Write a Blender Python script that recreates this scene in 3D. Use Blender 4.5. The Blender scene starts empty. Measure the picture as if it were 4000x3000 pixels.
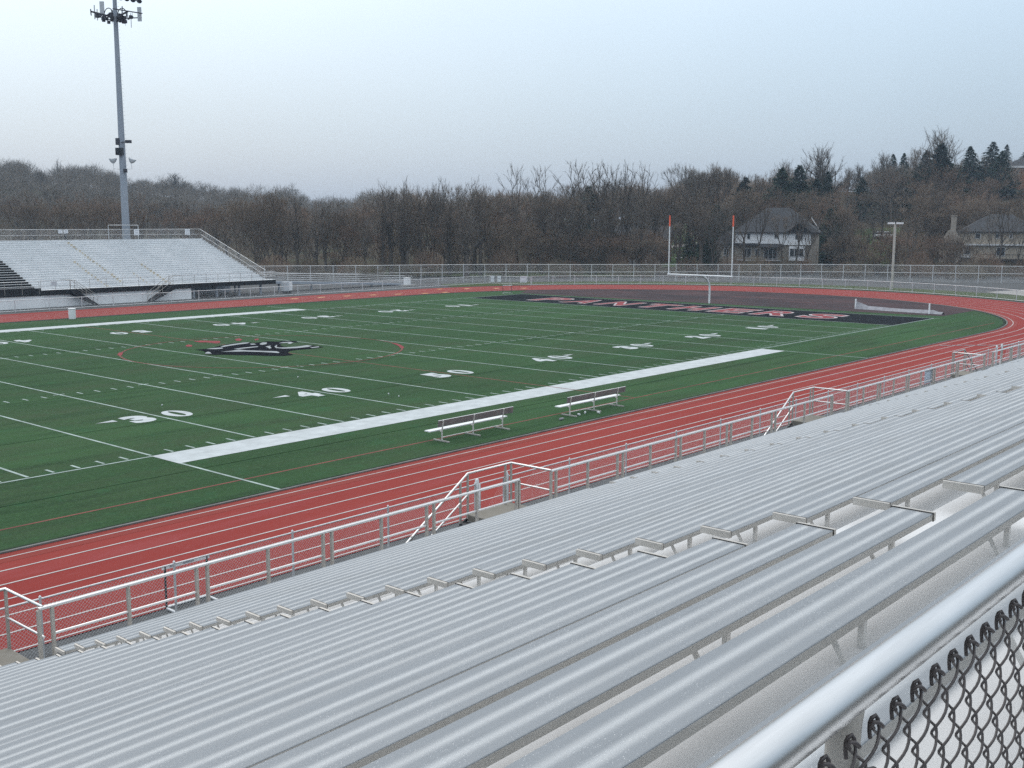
import bpy, math, random
import numpy as np
from mathutils import Matrix, Vector
sc = bpy.context.scene
COL = sc.collection
PI = math.pi
YD = 0.9144

# ------------------------------------------------------------------ camera
FPX, AZ, EL, RO = 4241.94, 0.716529943, -0.148288397, 0.002301520
CAM = np.array([-43.583502, -35.4898615, 8.5163009])
_f = np.array([math.cos(EL)*math.cos(AZ), math.cos(EL)*math.sin(AZ), math.sin(EL)])
_r = np.array([math.sin(AZ), -math.cos(AZ), 0.0]); _u = np.cross(_r, _f)
_c, _s = math.cos(RO), math.sin(RO)
RT = np.array([_c*_r+_s*_u, -_s*_r+_c*_u, _f])
def ray(u, v): return RT.T @ np.array([(u-2000)/FPX, (1500-v)/FPX, 1.0])
def onz(u, v, z=0.0):
    d = ray(u, v); return CAM + d*((z-CAM[2])/d[2])
def at(u, v, depth): return CAM + ray(u, v)*depth
def uv_depth(x, y, z=0.0):
    d = RT @ (np.array([x, y, z])-CAM); return 2000+FPX*d[0]/d[2], 1500-FPX*d[1]/d[2], d[2]
cam_data = bpy.data.cameras.new('camera'); cam = bpy.data.objects.new('camera', cam_data); COL.objects.link(cam)
cam_data.sensor_width = 36.0; cam_data.lens = 36.0*FPX/4000.0; cam_data.clip_start = 0.05; cam_data.clip_end = 6000
M = Matrix.Identity(4)
for i in range(3):
    M[i][0] = RT[0][i]; M[i][1] = RT[1][i]; M[i][2] = -RT[2][i]; M[i][3] = CAM[i]
cam.matrix_world = M
sc.camera = cam

# ------------------------------------------------------------------ materials
def mat(name, col, rough=0.8, metal=0.0, var=0.0, vscale=3.0, bump=0.0, bscale=40.0, col2=None, spec=0.3, objrand=0.0, stretch=None):
    m = bpy.data.materials.new(name); m.use_nodes = True
    nt = m.node_tree; b = nt.nodes['Principled BSDF']
    b.inputs['Roughness'].default_value = rough; b.inputs['Metallic'].default_value = metal
    b.inputs['Specular IOR Level'].default_value = spec
    c = (*col, 1.0); b.inputs['Base Color'].default_value = c
    tc = nt.nodes.new('ShaderNodeTexCoord')
    vec = tc.outputs['Object']
    if stretch:
        mp = nt.nodes.new('ShaderNodeMapping'); mp.inputs['Scale'].default_value = stretch
        nt.links.new(vec, mp.inputs['Vector']); vec = mp.outputs['Vector']
    out = None
    if var > 0 or col2:
        n = nt.nodes.new('ShaderNodeTexNoise'); n.inputs['Scale'].default_value = vscale; n.inputs['Detail'].default_value = 6; n.inputs['Roughness'].default_value = 0.62
        nt.links.new(vec, n.inputs['Vector'])
        mr = nt.nodes.new('ShaderNodeMapRange'); mr.inputs[1].default_value = 0.3; mr.inputs[2].default_value = 0.7
        nt.links.new(n.outputs['Fac'], mr.inputs[0])
        mx = nt.nodes.new('ShaderNodeMix'); mx.data_type = 'RGBA'
        ca = col if col2 else tuple(x*(1-var) for x in col)
        cb = col2 if col2 else tuple(min(1, x*(1+var)) for x in col)
        mx.inputs[6].default_value = (*ca, 1); mx.inputs[7].default_value = (*cb, 1)
        nt.links.new(mr.outputs[0], mx.inputs[0]); out = mx.outputs[2]
    if objrand > 0:
        oi = nt.nodes.new('ShaderNodeObjectInfo'); mr2 = nt.nodes.new('ShaderNodeMapRange')
        mr2.inputs[3].default_value = 1-objrand; mr2.inputs[4].default_value = 1+objrand
        nt.links.new(oi.outputs['Random'], mr2.inputs[0])
        vm = nt.nodes.new('ShaderNodeVectorMath'); vm.operation = 'SCALE'
        if out: nt.links.new(out, vm.inputs[0])
        else: vm.inputs[0].default_value = col
        nt.links.new(mr2.outputs[0], vm.inputs['Scale']); out = vm.outputs[0]
    if out: nt.links.new(out, b.inputs['Base Color'])
    if bump > 0:
        n2 = nt.nodes.new('ShaderNodeTexNoise'); n2.inputs['Scale'].default_value = bscale; n2.inputs['Detail'].default_value = 4
        nt.links.new(vec, n2.inputs['Vector'])
        bp = nt.nodes.new('ShaderNodeBump'); bp.inputs['Strength'].default_value = bump; bp.inputs['Distance'].default_value = 0.02
        nt.links.new(n2.outputs['Fac'], bp.inputs['Height']); nt.links.new(bp.outputs[0], b.inputs['Normal'])
    return m

def layered(name, base, layers, rough=0.9, spec=0.2, bump=None):
    """base colour with noise layers: (colour, scale, lo, hi, strength, stretch)"""
    m = bpy.data.materials.new(name); m.use_nodes = True; nt = m.node_tree; b = nt.nodes['Principled BSDF']
    b.inputs['Roughness'].default_value = rough; b.inputs['Specular IOR Level'].default_value = spec
    tc = nt.nodes.new('ShaderNodeTexCoord')
    rgb = nt.nodes.new('ShaderNodeRGB'); rgb.outputs[0].default_value = (*base, 1); cur = rgb.outputs[0]
    for (c, s, lo, hi, st, stretch) in layers:
        mp = nt.nodes.new('ShaderNodeMapping'); mp.inputs['Scale'].default_value = stretch; mp.inputs['Location'].default_value = (s*3.1, s*1.7, 0)
        nt.links.new(tc.outputs['Object'], mp.inputs[0])
        n = nt.nodes.new('ShaderNodeTexNoise'); n.inputs['Scale'].default_value = s; n.inputs['Detail'].default_value = 5; n.inputs['Roughness'].default_value = 0.65
        nt.links.new(mp.outputs[0], n.inputs['Vector'])
        mr = nt.nodes.new('ShaderNodeMapRange'); mr.inputs[1].default_value = lo; mr.inputs[2].default_value = hi; mr.inputs[4].default_value = st
        nt.links.new(n.outputs['Fac'], mr.inputs[0])
        mx = nt.nodes.new('ShaderNodeMix'); mx.data_type = 'RGBA'; mx.inputs[7].default_value = (*c, 1)
        nt.links.new(mr.outputs[0], mx.inputs[0]); nt.links.new(cur, mx.inputs[6]); cur = mx.outputs[2]
    nt.links.new(cur, b.inputs['Base Color'])
    if bump:
        n2 = nt.nodes.new('ShaderNodeTexNoise'); n2.inputs['Scale'].default_value = bump[1]; n2.inputs['Detail'].default_value = 4
        nt.links.new(tc.outputs['Object'], n2.inputs['Vector'])
        bp = nt.nodes.new('ShaderNodeBump'); bp.inputs['Strength'].default_value = bump[0]; bp.inputs['Distance'].default_value = bump[2]
        nt.links.new(n2.outputs['Fac'], bp.inputs['Height']); nt.links.new(bp.outputs[0], b.inputs['Normal'])
    return m

def alu_mat(name, col, col2, metal, rough, groove=0.0, specks=0.0, band=None):
    m = layered(name, col, [(col2, 0.35, 0.4, 0.7, 0.7, (1, 4, 1)), (tuple(x*0.74 for x in col), 2.2, 0.5, 0.75, 0.6, (0.5, 6, 1)), (tuple(x*y for x, y in zip(col, (0.80, 0.77, 0.72))), 0.8, 0.55, 0.72, 0.6, (0.6, 2, 1)), (tuple(min(1, x*1.3) for x in col), 9, 0.58, 0.75, 0.5, (0.25, 3, 1))], rough=rough, spec=0.4)
    nt = m.node_tree; b = nt.nodes['Principled BSDF']; b.inputs['Metallic'].default_value = metal
    tc = [n for n in nt.nodes if n.type == 'TEX_COORD'][0]
    if band:   # soft reflection along the valleys between the grooved ribs, put into the colour
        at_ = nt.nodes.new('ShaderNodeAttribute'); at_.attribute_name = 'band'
        mx = nt.nodes.new('ShaderNodeMix'); mx.data_type = 'RGBA'; # wear noise varies the painted bands
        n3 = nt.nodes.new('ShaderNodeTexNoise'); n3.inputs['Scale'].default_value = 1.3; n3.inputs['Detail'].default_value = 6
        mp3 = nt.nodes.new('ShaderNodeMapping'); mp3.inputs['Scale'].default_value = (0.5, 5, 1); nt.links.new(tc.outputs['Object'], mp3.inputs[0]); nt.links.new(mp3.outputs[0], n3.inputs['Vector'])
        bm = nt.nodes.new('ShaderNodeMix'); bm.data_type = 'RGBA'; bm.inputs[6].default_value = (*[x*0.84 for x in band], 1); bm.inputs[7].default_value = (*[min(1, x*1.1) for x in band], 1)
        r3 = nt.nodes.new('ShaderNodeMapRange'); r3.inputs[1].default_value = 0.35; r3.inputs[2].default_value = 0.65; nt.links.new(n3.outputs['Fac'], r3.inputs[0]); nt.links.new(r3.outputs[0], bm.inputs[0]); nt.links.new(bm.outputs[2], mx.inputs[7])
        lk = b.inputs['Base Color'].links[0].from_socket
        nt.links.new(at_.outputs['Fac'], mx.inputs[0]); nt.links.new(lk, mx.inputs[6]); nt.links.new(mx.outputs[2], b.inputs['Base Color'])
    if specks:
        v = nt.nodes.new('ShaderNodeTexVoronoi'); v.inputs['Scale'].default_value = 120
        nt.links.new(tc.outputs['Object'], v.inputs['Vector'])
        n = nt.nodes.new('ShaderNodeTexNoise'); n.inputs['Scale'].default_value = 2.3; n.inputs['Detail'].default_value = 5
        nt.links.new(tc.outputs['Object'], n.inputs['Vector'])
        a = nt.nodes.new('ShaderNodeMapRange'); a.inputs[1].default_value = 0.22; a.inputs[2].default_value = 0.12; a.inputs[3].default_value = 0; a.inputs[4].default_value = 1
        nt.links.new(v.outputs['Distance'], a.inputs[0])
        c = nt.nodes.new('ShaderNodeMapRange'); c.inputs[1].default_value = 0.46; c.inputs[2].default_value = 0.56
        nt.links.new(n.outputs['Fac'], c.inputs[0])
        rgb = nt.nodes.new('ShaderNodeSeparateColor'); nt.links.new(v.outputs['Color'], rgb.inputs[0])
        d = nt.nodes.new('ShaderNodeMath'); d.operation = 'GREATER_THAN'; d.inputs[1].default_value = 0.55; nt.links.new(rgb.outputs[0], d.inputs[0])
        p1 = nt.nodes.new('ShaderNodeMath'); p1.operation = 'MULTIPLY'; nt.links.new(a.outputs[0], p1.inputs[0]); nt.links.new(c.outputs[0], p1.inputs[1])
        p2 = nt.nodes.new('ShaderNodeMath'); p2.operation = 'MULTIPLY'; nt.links.new(p1.outputs[0], p2.inputs[0]); nt.links.new(d.outputs[0], p2.inputs[1])
        mx = nt.nodes.new('ShaderNodeMix'); mx.data_type = 'RGBA'; mx.inputs[7].default_value = (0.75, 0.76, 0.76, 1)
        lk = b.inputs['Base Color'].links[0].from_socket
        nt.links.new(p2.outputs[0], mx.inputs[0]); nt.links.new(lk, mx.inputs[6]); nt.links.new(mx.outputs[2], b.inputs['Base Color'])
    if groove:
        w = nt.nodes.new('ShaderNodeTexWave'); w.wave_type = 'BANDS'; w.bands_direction = 'Y'; w.inputs['Scale'].default_value = groove
        nt.links.new(tc.outputs['Object'], w.inputs['Vector'])
        bp = nt.nodes.new('ShaderNodeBump'); bp.inputs['Strength'].default_value = 0.6; bp.inputs['Distance'].default_value = 0.003
        nt.links.new(w.outputs['Fac'], bp.inputs['Height']); nt.links.new(bp.outputs[0], b.inputs['Normal'])
    return m

MT = {}
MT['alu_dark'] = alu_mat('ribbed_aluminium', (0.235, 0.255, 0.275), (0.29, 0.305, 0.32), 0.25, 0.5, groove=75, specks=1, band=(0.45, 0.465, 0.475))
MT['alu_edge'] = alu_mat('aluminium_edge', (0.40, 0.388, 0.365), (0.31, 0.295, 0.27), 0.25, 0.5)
MT['alu_cap'] = mat('end_cap_metal', (0.42, 0.40, 0.37), 0.5, 0.3, 0.12, 6)
MT['rubber'] = mat('black_rubber', (0.015, 0.015, 0.016), 0.7)
MT['deck'] = layered('painted_deck', (0.56, 0.562, 0.565), [((0.46, 0.455, 0.45), 0.8, 0.5, 0.72, 0.7, (1, 2, 1)), ((0.25, 0.24, 0.22), 22, 0.73, 0.78, 0.7, (1, 1, 1)), ((0.60, 0.60, 0.60), 0.25, 0.45, 0.6, 0.6, (1, 1, 1))], rough=0.55)
MT['leg'] = mat('leg_metal', (0.62, 0.60, 0.57), 0.55, 0.2, 0.15, 8)
MT['pipe'] = mat('galvanised_pipe', (0.58, 0.585, 0.59), 0.45, 0.35, 0.15, 5, bump=0.05, bscale=60)
MT['rail_pipe'] = mat('anodised_rail', (0.62, 0.615, 0.61), 0.30, 0.92, 0.10, 9, stretch=(0.35, 5, 5))
MT['post_pipe'] = mat('weathered_post', (0.36, 0.34, 0.31), 0.5, 0.3, 0.15, 6)
MT['wire_gal'] = mat('galvanised_wire', (0.58, 0.59, 0.6), 0.5, 0.3, 0.1, 9)
MT['wire_brown'] = mat('coated_brown_wire', (0.048, 0.040, 0.040), 0.42, 0.0, 0.3, 60, spec=0.5, bump=0.1, bscale=300)
MT['concrete'] = layered('old_concrete', (0.19, 0.175, 0.15), [((0.14, 0.13, 0.11), 1.2, 0.4, 0.7, 0.8, (1, 1, 1)), ((0.22, 0.21, 0.19), 5, 0.5, 0.7, 0.6, (1, 1, 1))])
MT['black'] = mat('black_steel', (0.012, 0.013, 0.016), 0.6, 0.0, 0.3, 1.5)
MT['white_wall'] = layered('painted_block_wall', (0.82, 0.83, 0.84), [((0.7, 0.71, 0.72), 0.5, 0.45, 0.7, 0.7, (1, 1, 1)), ((0.27, 0.22, 0.19), 0.9, 0.64, 0.75, 0.6, (2.5, 1, 0.4))])
MT['far_alu'] = layered('far_stand_aluminium', (0.62, 0.635, 0.65), [((0.55, 0.57, 0.58), 0.7, 0.4, 0.7, 0.8, (1, 2, 1)), ((0.42, 0.36, 0.27), 0.6, 0.62, 0.75, 0.35, (3.0, 0.12, 0.2)), ((0.68, 0.69, 0.70), 0.3, 0.5, 0.6, 0.5, (1, 0.3, 1))], rough=0.5)
MT['rust'] = mat('rust_stained_aluminium', (0.50, 0.45, 0.36), 0.7, 0.0, 0.3, 4)
MT['far_seat'] = mat('far_seat_metal', (0.42, 0.44, 0.46), 0.45, 0.3, 0.1, 1)
MT['white_paint'] = mat('white_paint', (0.70, 0.71, 0.72), 0.5, 0.0, 0.05, 3)
MT['line_white'] = mat('field_paint_white', (0.40, 0.43, 0.44), 0.9, 0.0, 0.16, 1.5)
MT['yard_white'] = mat('faded_line_paint', (0.27, 0.33, 0.31), 0.9, 0.0, 0.35, 1.2)
MT['lane_white'] = mat('lane_paint_white', (0.44, 0.42, 0.41), 0.9, 0.0, 0.15, 2)
MT['line_red'] = mat('field_paint_red', (0.15, 0.045, 0.035), 0.9, 0.0, 0.5, 0.8)
MT['red_bright'] = mat('field_paint_bright_red', (0.19, 0.020, 0.026), 0.9, 0.0, 0.25, 1.2)
MT['letter_white'] = mat('letter_outline_white', (0.36, 0.31, 0.32), 0.9, 0.0, 0.15, 1)
MT['turf_black'] = layered('turf_black', (0.018, 0.020, 0.024), [((0.03, 0.034, 0.036), 1.0, 0.4, 0.7, 0.8, (1, 1, 1))], rough=1.0, spec=0.0, bump=(0.5, 60, 0.02))
MT['emblem_black'] = mat('emblem_paint_black', (0.013, 0.014, 0.017), 1.0, 0.0, 0.3, 1.0, spec=0.0)
MT['turf'] = layered('artificial_turf', (0.023, 0.053, 0.021), [
    ((0.037, 0.084, 0.032), 0.07, 0.38, 0.62, 0.9, (0.5, 1.2, 1)),
    ((0.042, 0.053, 0.030), 0.24, 0.46, 0.68, 0.75, (0.35, 1.3, 1)),
    ((0.011, 0.028, 0.012), 0.42, 0.5, 0.7, 0.7, (0.25, 2.2, 1)),
    ((0.022, 0.085, 0.036), 0.9, 0.55, 0.7, 0.5, (1, 1, 1)),
    ((0.046, 0.102, 0.038), 5, 0.5, 0.72, 0.7, (1, 1, 1)), ((0.009, 0.022, 0.010), 14, 0.5, 0.72, 0.7, (1, 1, 1))], rough=0.95, spec=0.06, bump=(0.7, 55, 0.03))
_b = MT['turf'].node_tree.nodes['Principled BSDF']; _b.inputs['Sheen Weight'].default_value = 0.045; _b.inputs['Sheen Roughness'].default_value = 0.5; _b.inputs['Sheen Tint'].default_value = (0.5, 0.95, 0.5, 1)
MT['track'] = layered('track_rubber', (0.235, 0.044, 0.037), [
    ((0.195, 0.031, 0.028), 0.10, 0.4, 0.65, 0.8, (0.35, 1.5, 1)), ((0.26, 0.062, 0.064), 0.45, 0.52, 0.75, 0.7, (0.4, 1.6, 1)),
    ((0.27, 0.10, 0.10), 3.2, 0.6, 0.8, 0.5, (0.5, 1.5, 1)), ((0.15, 0.03, 0.028), 11, 0.5, 0.75, 0.35, (1, 1, 1))], rough=0.95, spec=0.05, bump=(0.4, 70, 0.01))
MT['track_edge'] = layered('track_worn_inner_strip', (0.185, 0.022, 0.016), [((0.22, 0.036, 0.024), 0.5, 0.4, 0.7, 0.7, (0.3, 1, 1))], rough=0.85)
MT['apron'] = layered('dark_rubber_apron', (0.060, 0.040, 0.042), [
    ((0.030, 0.026, 0.030), 0.16, 0.4, 0.62, 0.85, (1.4, 0.5, 1)), ((0.11, 0.055, 0.055), 0.22, 0.52, 0.7, 0.7, (2, 0.6, 1)), ((0.14, 0.11, 0.12), 1.1, 0.62, 0.8, 0.45, (2, 0.7, 1))], rough=0.95, spec=0.08)
MT['asphalt'] = layered('worn_asphalt', (0.078, 0.081, 0.084), [((0.11, 0.112, 0.112), 0.15, 0.4, 0.65, 0.8, (1, 1, 1)), ((0.06, 0.062, 0.066), 1.1, 0.5, 0.72, 0.6, (1, 1, 1)), ((0.17, 0.165, 0.15), 6, 0.58, 0.78, 0.5, (1, 1, 1))], rough=0.95, spec=0.05, bump=(0.3, 60, 0.01))
MT['pale_concrete'] = layered('pale_paving', (0.27, 0.26, 0.245), [((0.2, 0.195, 0.185), 0.5, 0.4, 0.7, 0.7, (1, 1, 1))])
MT['ground'] = layered('leaf_litter_ground', (0.070, 0.056, 0.040), [((0.048, 0.045, 0.03), 0.05, 0.4, 0.6, 0.8, (1, 1, 1)), ((0.045, 0.06, 0.028), 0.03, 0.55, 0.7, 0.7, (1, 1, 1)), ((0.10, 0.085, 0.06), 0.7, 0.5, 0.75, 0.6, (1, 1, 1))], rough=1.0, spec=0.05, bump=(0.8, 5, 0.2))
MT['grass'] = layered('spring_grass', (0.060, 0.082, 0.035), [((0.075, 0.075, 0.042), 0.2, 0.42, 0.65, 0.8, (1, 1, 1)), ((0.045, 0.07, 0.026), 2.0, 0.45, 0.7, 0.6, (1, 1, 1))], rough=1.0, spec=0.05, bump=(0.6, 20, 0.05))
MT['lawn'] = layered('green_lawn', (0.050, 0.080, 0.030), [((0.075, 0.085, 0.045), 0.12, 0.4, 0.65, 0.8, (1, 1, 1))], rough=1.0, spec=0.05)
MT['bark'] = mat('bark', (0.11, 0.09, 0.074), 0.95, 0, 0.3, 4, spec=0.05, objrand=0.25)
MT['bark_dark'] = mat('dark_bark', (0.088, 0.074, 0.063), 0.95, 0, 0.3, 4, spec=0.05, objrand=0.2)
MT['twig_brown'] = mat('twigs_brown', (0.185, 0.142, 0.108), 0.95, 0, 0.25, 0.35, spec=0.05, objrand=0.28)
MT['twig_grey'] = mat('twigs_grey', (0.165, 0.143, 0.122), 0.95, 0, 0.25, 0.35, spec=0.05, objrand=0.22)
MT['twig_rust'] = mat('twigs_rust', (0.20, 0.135, 0.098), 0.95, 0, 0.25, 0.35, spec=0.05, objrand=0.22)
MT['needles'] = mat('needles', (0.026, 0.042, 0.027), 0.9, 0, 0.4, 1.2, spec=0.1, objrand=0.25)
MT['bush'] = mat('bush_twigs', (0.15, 0.122, 0.088), 0.95, 0, 0.35, 0.7, spec=0.05, objrand=0.3)
MT['mono'] = layered('monopole_steel', (0.30, 0.33, 0.37), [((0.24, 0.27, 0.32), 0.4, 0.4, 0.65, 0.8, (1, 1, 0.15)), ((0.33, 0.27, 0.21), 0.5, 0.62, 0.75, 0.6, (1.5, 1.5, 0.1))], rough=0.5)
MT['dark_steel'] = mat('dark_steel', (0.045, 0.045, 0.055), 0.6, 0.2, 0.3, 2)
MT['antenna'] = mat('antenna_grey', (0.45, 0.47, 0.49), 0.6, 0, 0.06, 1)
MT['orange'] = mat('orange_tape', (0.85, 0.15, 0.085), 0.6)
MT['beige_steel'] = mat('beige_lamp_steel', (0.42, 0.40, 0.36), 0.6, 0, 0.1, 2)
MT['net'] = mat('grey_net', (0.24, 0.24, 0.26), 0.9, 0, 0.3, 3)
MT['glass'] = mat('window_glass', (0.035, 0.038, 0.042), 0.15, 0, spec=0.5)
MT['siding'] = mat('white_siding', (0.78, 0.79, 0.81), 0.7, 0, 0.08, 0.6)
MT['stone'] = mat('tan_stone', (0.30, 0.262, 0.222), 0.9, 0, 0.25, 1.5)
MT['beige'] = mat('beige_siding', (0.36, 0.31, 0.25), 0.85, 0, 0.18, 0.7)
MT['brick'] = mat('brown_brick', (0.095, 0.060, 0.048), 0.9, 0, 0.25, 1.5)
MT['orange_brick'] = mat('orange_brick', (0.25, 0.125, 0.07), 0.9, 0, 0.2, 1.2)
MT['shingle'] = mat('grey_shingle', (0.042, 0.043, 0.047), 0.9, 0, 0.2, 1.4)
MT['shingle_b'] = mat('slate_shingle', (0.06, 0.068, 0.075), 0.9, 0, 0.2, 1.4)
MT['trim'] = mat('white_trim', (0.55, 0.55, 0.56), 0.6)
MT['deckwood'] = mat('dark_deck_wood', (0.045, 0.036, 0.03), 0.9, 0, 0.2, 2)
MT['car_white'] = mat('car_paint_white', (0.68, 0.69, 0.71), 0.25, 0, spec=0.6)
MT['sign'] = mat('sign_white', (0.62, 0.64, 0.67), 0.6, 0, 0.05, 4)
MT['sign_blue'] = mat('sign_pale_blue', (0.36, 0.42, 0.49), 0.6, 0, 0.08, 4)
MT['sign_ink'] = mat('sign_ink', (0.26, 0.27, 0.30), 0.7)
MT['hurdle_black'] = mat('hurdle_black', (0.02, 0.02, 0.025), 0.6)
MT['bench_back'] = mat('bench_back_metal', (0.21, 0.19, 0.19), 0.5, 0.2, 0.2, 3)
MT['plastic'] = mat('litter_plastic', (0.62, 0.64, 0.64), 0.4, 0, 0.1, 8)
MT['yellow'] = mat('lane_paint_yellow', (0.55, 0.32, 0.16), 0.9)

# ------------------------------------------------------------------ mesh builder
class MB:
    def __init__(s): s.v = []; s.f = []; s.m = []; s.sm = []
    def add(s, vs, fs, mi=0, smooth=False):
        o = len(s.v); s.v.extend([tuple(map(float, p)) for p in vs])
        for f in fs: s.f.append(tuple(i+o for i in f)); s.m.append(mi); s.sm.append(smooth)
    def box(s, x0, x1, y0, y1, z0, z1, mi=0):
        s.add([(x0,y0,z0),(x1,y0,z0),(x1,y1,z0),(x0,y1,z0),(x0,y0,z1),(x1,y0,z1),(x1,y1,z1),(x0,y1,z1)],
              [(0,3,2,1),(4,5,6,7),(0,1,5,4),(1,2,6,5),(2,3,7,6),(3,0,4,7)], mi)
    def tube(s, pts, r, n=8, mi=0, caps=True, smooth=True, r_list=None, twist=0.0):
        P = [np.array(p, float) for p in pts]; k = len(P); rings = []
        prev = None
        for i in range(k):
            t = (P[min(i+1, k-1)]-P[max(i-1, 0)]); t /= (np.linalg.norm(t)+1e-12)
            if prev is None:
                a = np.array([0, 0, 1.0]) if abs(t[2]) < 0.9 else np.array([1.0, 0, 0])
                n1 = np.cross(t, a)
            else:
                n1 = prev - t*np.dot(prev, t)
            n1 /= np.linalg.norm(n1)+1e-12; prev = n1; n2 = np.cross(t, n1)
            rr = r_list[i] if r_list else r
            rings.append([P[i]+rr*(math.cos(2*PI*j/n+twist)*n1+math.sin(2*PI*j/n+twist)*n2) for j in range(n)])
        vs = [p for ring in rings for p in ring]; fs = []
        for i in range(k-1):
            for j in range(n):
                a = i*n+j; b = i*n+(j+1) % n; fs.append((a, b, b+n, a+n))
        s.add(vs, fs, mi, smooth)
        if caps: s.add(rings[0], [tuple(range(n))[::-1]], mi); s.add(rings[-1], [tuple(range(n))], mi)
    def prism(s, prof, x0, x1, mis=0, caps=True):   # profile (y,z) along x
        n = len(prof); vs = [(x0, y, z) for y, z in prof]+[(x1, y, z) for y, z in prof]
        for j in range(n):
            mi = mis[j] if isinstance(mis, (list, tuple)) else mis
            s.add([vs[j], vs[(j+1) % n], vs[n+(j+1) % n], vs[n+j]], [(0, 3, 2, 1)], mi)
        mi = 0 if isinstance(mis, (list, tuple)) else mis
        if caps: s.add(vs[:n], [tuple(range(n))], mi); s.add(vs[n:], [tuple(range(n))[::-1]], mi)
    def sheet(s, pts, z, mi=0): s.add([(p[0], p[1], z) for p in pts], [tuple(range(len(pts)))], mi)
    def strip(s, A, B, mi=0):  # quads between two polylines
        n = len(A); s.add(list(A)+list(B), [(i, i+1, n+i+1, n+i) for i in range(n-1)], mi)
    def build(s, name, mats, parent=None):
        me = bpy.data.meshes.new(name); me.from_pydata(s.v, [], s.f)
        if not isinstance(mats, (list, tuple)): mats = [mats]
        for m in mats: me.materials.append(m)
        me.polygons.foreach_set('material_index', np.array(s.m, np.int32)); me.polygons.foreach_set('use_smooth', np.array(s.sm, bool))
        me.update()
        return link(me, name, parent)
def link(me, name, parent=None):
    o = bpy.data.objects.new(name, me); COL.objects.link(o)
    if parent is not None:
        o.parent = parent
        o.matrix_parent_inverse = WM(parent).inverted()
    return o
def WM(o):
    m = o.matrix_basis.copy()
    if o.parent: m = WM(o.parent) @ o.matrix_parent_inverse @ m
    return m
def tag(o, label=None, cat=None, group=None, kind=None):
    if label: o['label'] = label
    if cat: o['category'] = cat
    if group: o['group'] = group
    if kind: o['kind'] = kind
    return o
def thing(name, label, cat, loc=(0, 0, 0), rz=0.0, group=None):
    o = bpy.data.objects.new(name, None); COL.objects.link(o); o.empty_display_size = 0.3
    o.location = loc; o.rotation_euler = (0, 0, rz); return tag(o, label, cat, group)
def struct(mb, name, mats, parent=None):
    o = mb.build(name, mats, parent); o['kind'] = 'structure'; return o
def local(o, parent):   # child built in the parent's own coordinates
    o.parent = parent; o.matrix_parent_inverse = Matrix.Identity(4); return o
def dup(o, parent, loc=None):
    c = o.copy(); COL.objects.link(c); c.parent = parent; c.matrix_parent_inverse = o.matrix_parent_inverse.copy()
    if loc is not None: c.location = loc
    return c
def copy_tree(o, loc=None, rz=None, scale=None, label=None, cat=None, group=None):
    c = o.copy(); COL.objects.link(c)
    for ch in o.children:
        d = ch.copy(); COL.objects.link(d); d.parent = c; d.matrix_parent_inverse = ch.matrix_parent_inverse.copy()
        for g in ch.children:
            e = g.copy(); COL.objects.link(e); e.parent = d; e.matrix_parent_inverse = g.matrix_parent_inverse.copy()
    if loc is not None: c.location = loc
    if rz is not None: c.rotation_euler = (0, 0, rz)
    if scale is not None: c.scale = scale
    return tag(c, label, cat, group)
def raw_mesh(name, V, F, mats, mi=None):   # V (n,3), F (m,3) or (m,4) numpy
    me = bpy.data.meshes.new(name); k = F.shape[1]
    me.vertices.add(len(V)); me.vertices.foreach_set('co', np.asarray(V, np.float32).ravel())
    me.loops.add(F.size); me.loops.foreach_set('vertex_index', np.asarray(F, np.int32).ravel())
    me.polygons.add(len(F)); me.polygons.foreach_set('loop_start', np.arange(0, F.size, k, dtype=np.int32))
    me.polygons.foreach_set('loop_total', np.full(len(F), k, np.int32))
    for m in (mats if isinstance(mats, (list, tuple)) else [mats]): me.materials.append(m)
    if mi is not None: me.polygons.foreach_set('material_index', np.asarray(mi, np.int32))
    me.update(); me.validate(); return me
def bars(A, B, r):     # many thin square bars A->B as one array
    A = np.asarray(A, float); B = np.asarray(B, float); t = B-A; t /= np.linalg.norm(t, axis=1)[:, None]
    up = np.where(np.abs(t[:, 2:3]) < 0.9, np.array([[0, 0, 1.0]]), np.array([[1.0, 0, 0]]))
    n1 = np.cross(t, up); n1 /= np.linalg.norm(n1, axis=1)[:, None]; n2 = np.cross(t, n1)
    n = len(A); V = np.empty((n, 8, 3)); 
    for j, (a, b) in enumerate(((1, 0), (0, 1), (-1, 0), (0, -1))):
        o = r*(a*n1+b*n2); V[:, j] = A+o; V[:, 4+j] = B+o
    base = (np.arange(n)*8)[:, None, None]
    F = base+np.array([[0, 1, 5, 4], [1, 2, 6, 5], [2, 3, 7, 6], [3, 0, 4, 7]])[None]
    return V.reshape(-1, 3), F.reshape(-1, 4)

# ------------------------------------------------------------------ terrain
def sm(t):
    t = min(1.0, max(0.0, t)); return t*t*(3-2*t)
def HT(x, y):
    u, v, d = uv_depth(x, y, 0.0)
    if d <= 60: return 0.0
    dist = math.hypot(x-CAM[0], y-CAM[1])
    u = max(-2500, min(6500, u))
    left = 27*sm((dist-270)/250)*(1-0.52*sm((u+200)/1600))
    right = 18*sm((dist-196)/165)
    mid = 7*sm((dist-215)/160)
    wl = 1-sm((u-1000)/700); wr = sm((u-2100)/1100)
    h = wl*left+wr*right+(1-wl)*(1-wr)*mid
    return h

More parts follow.
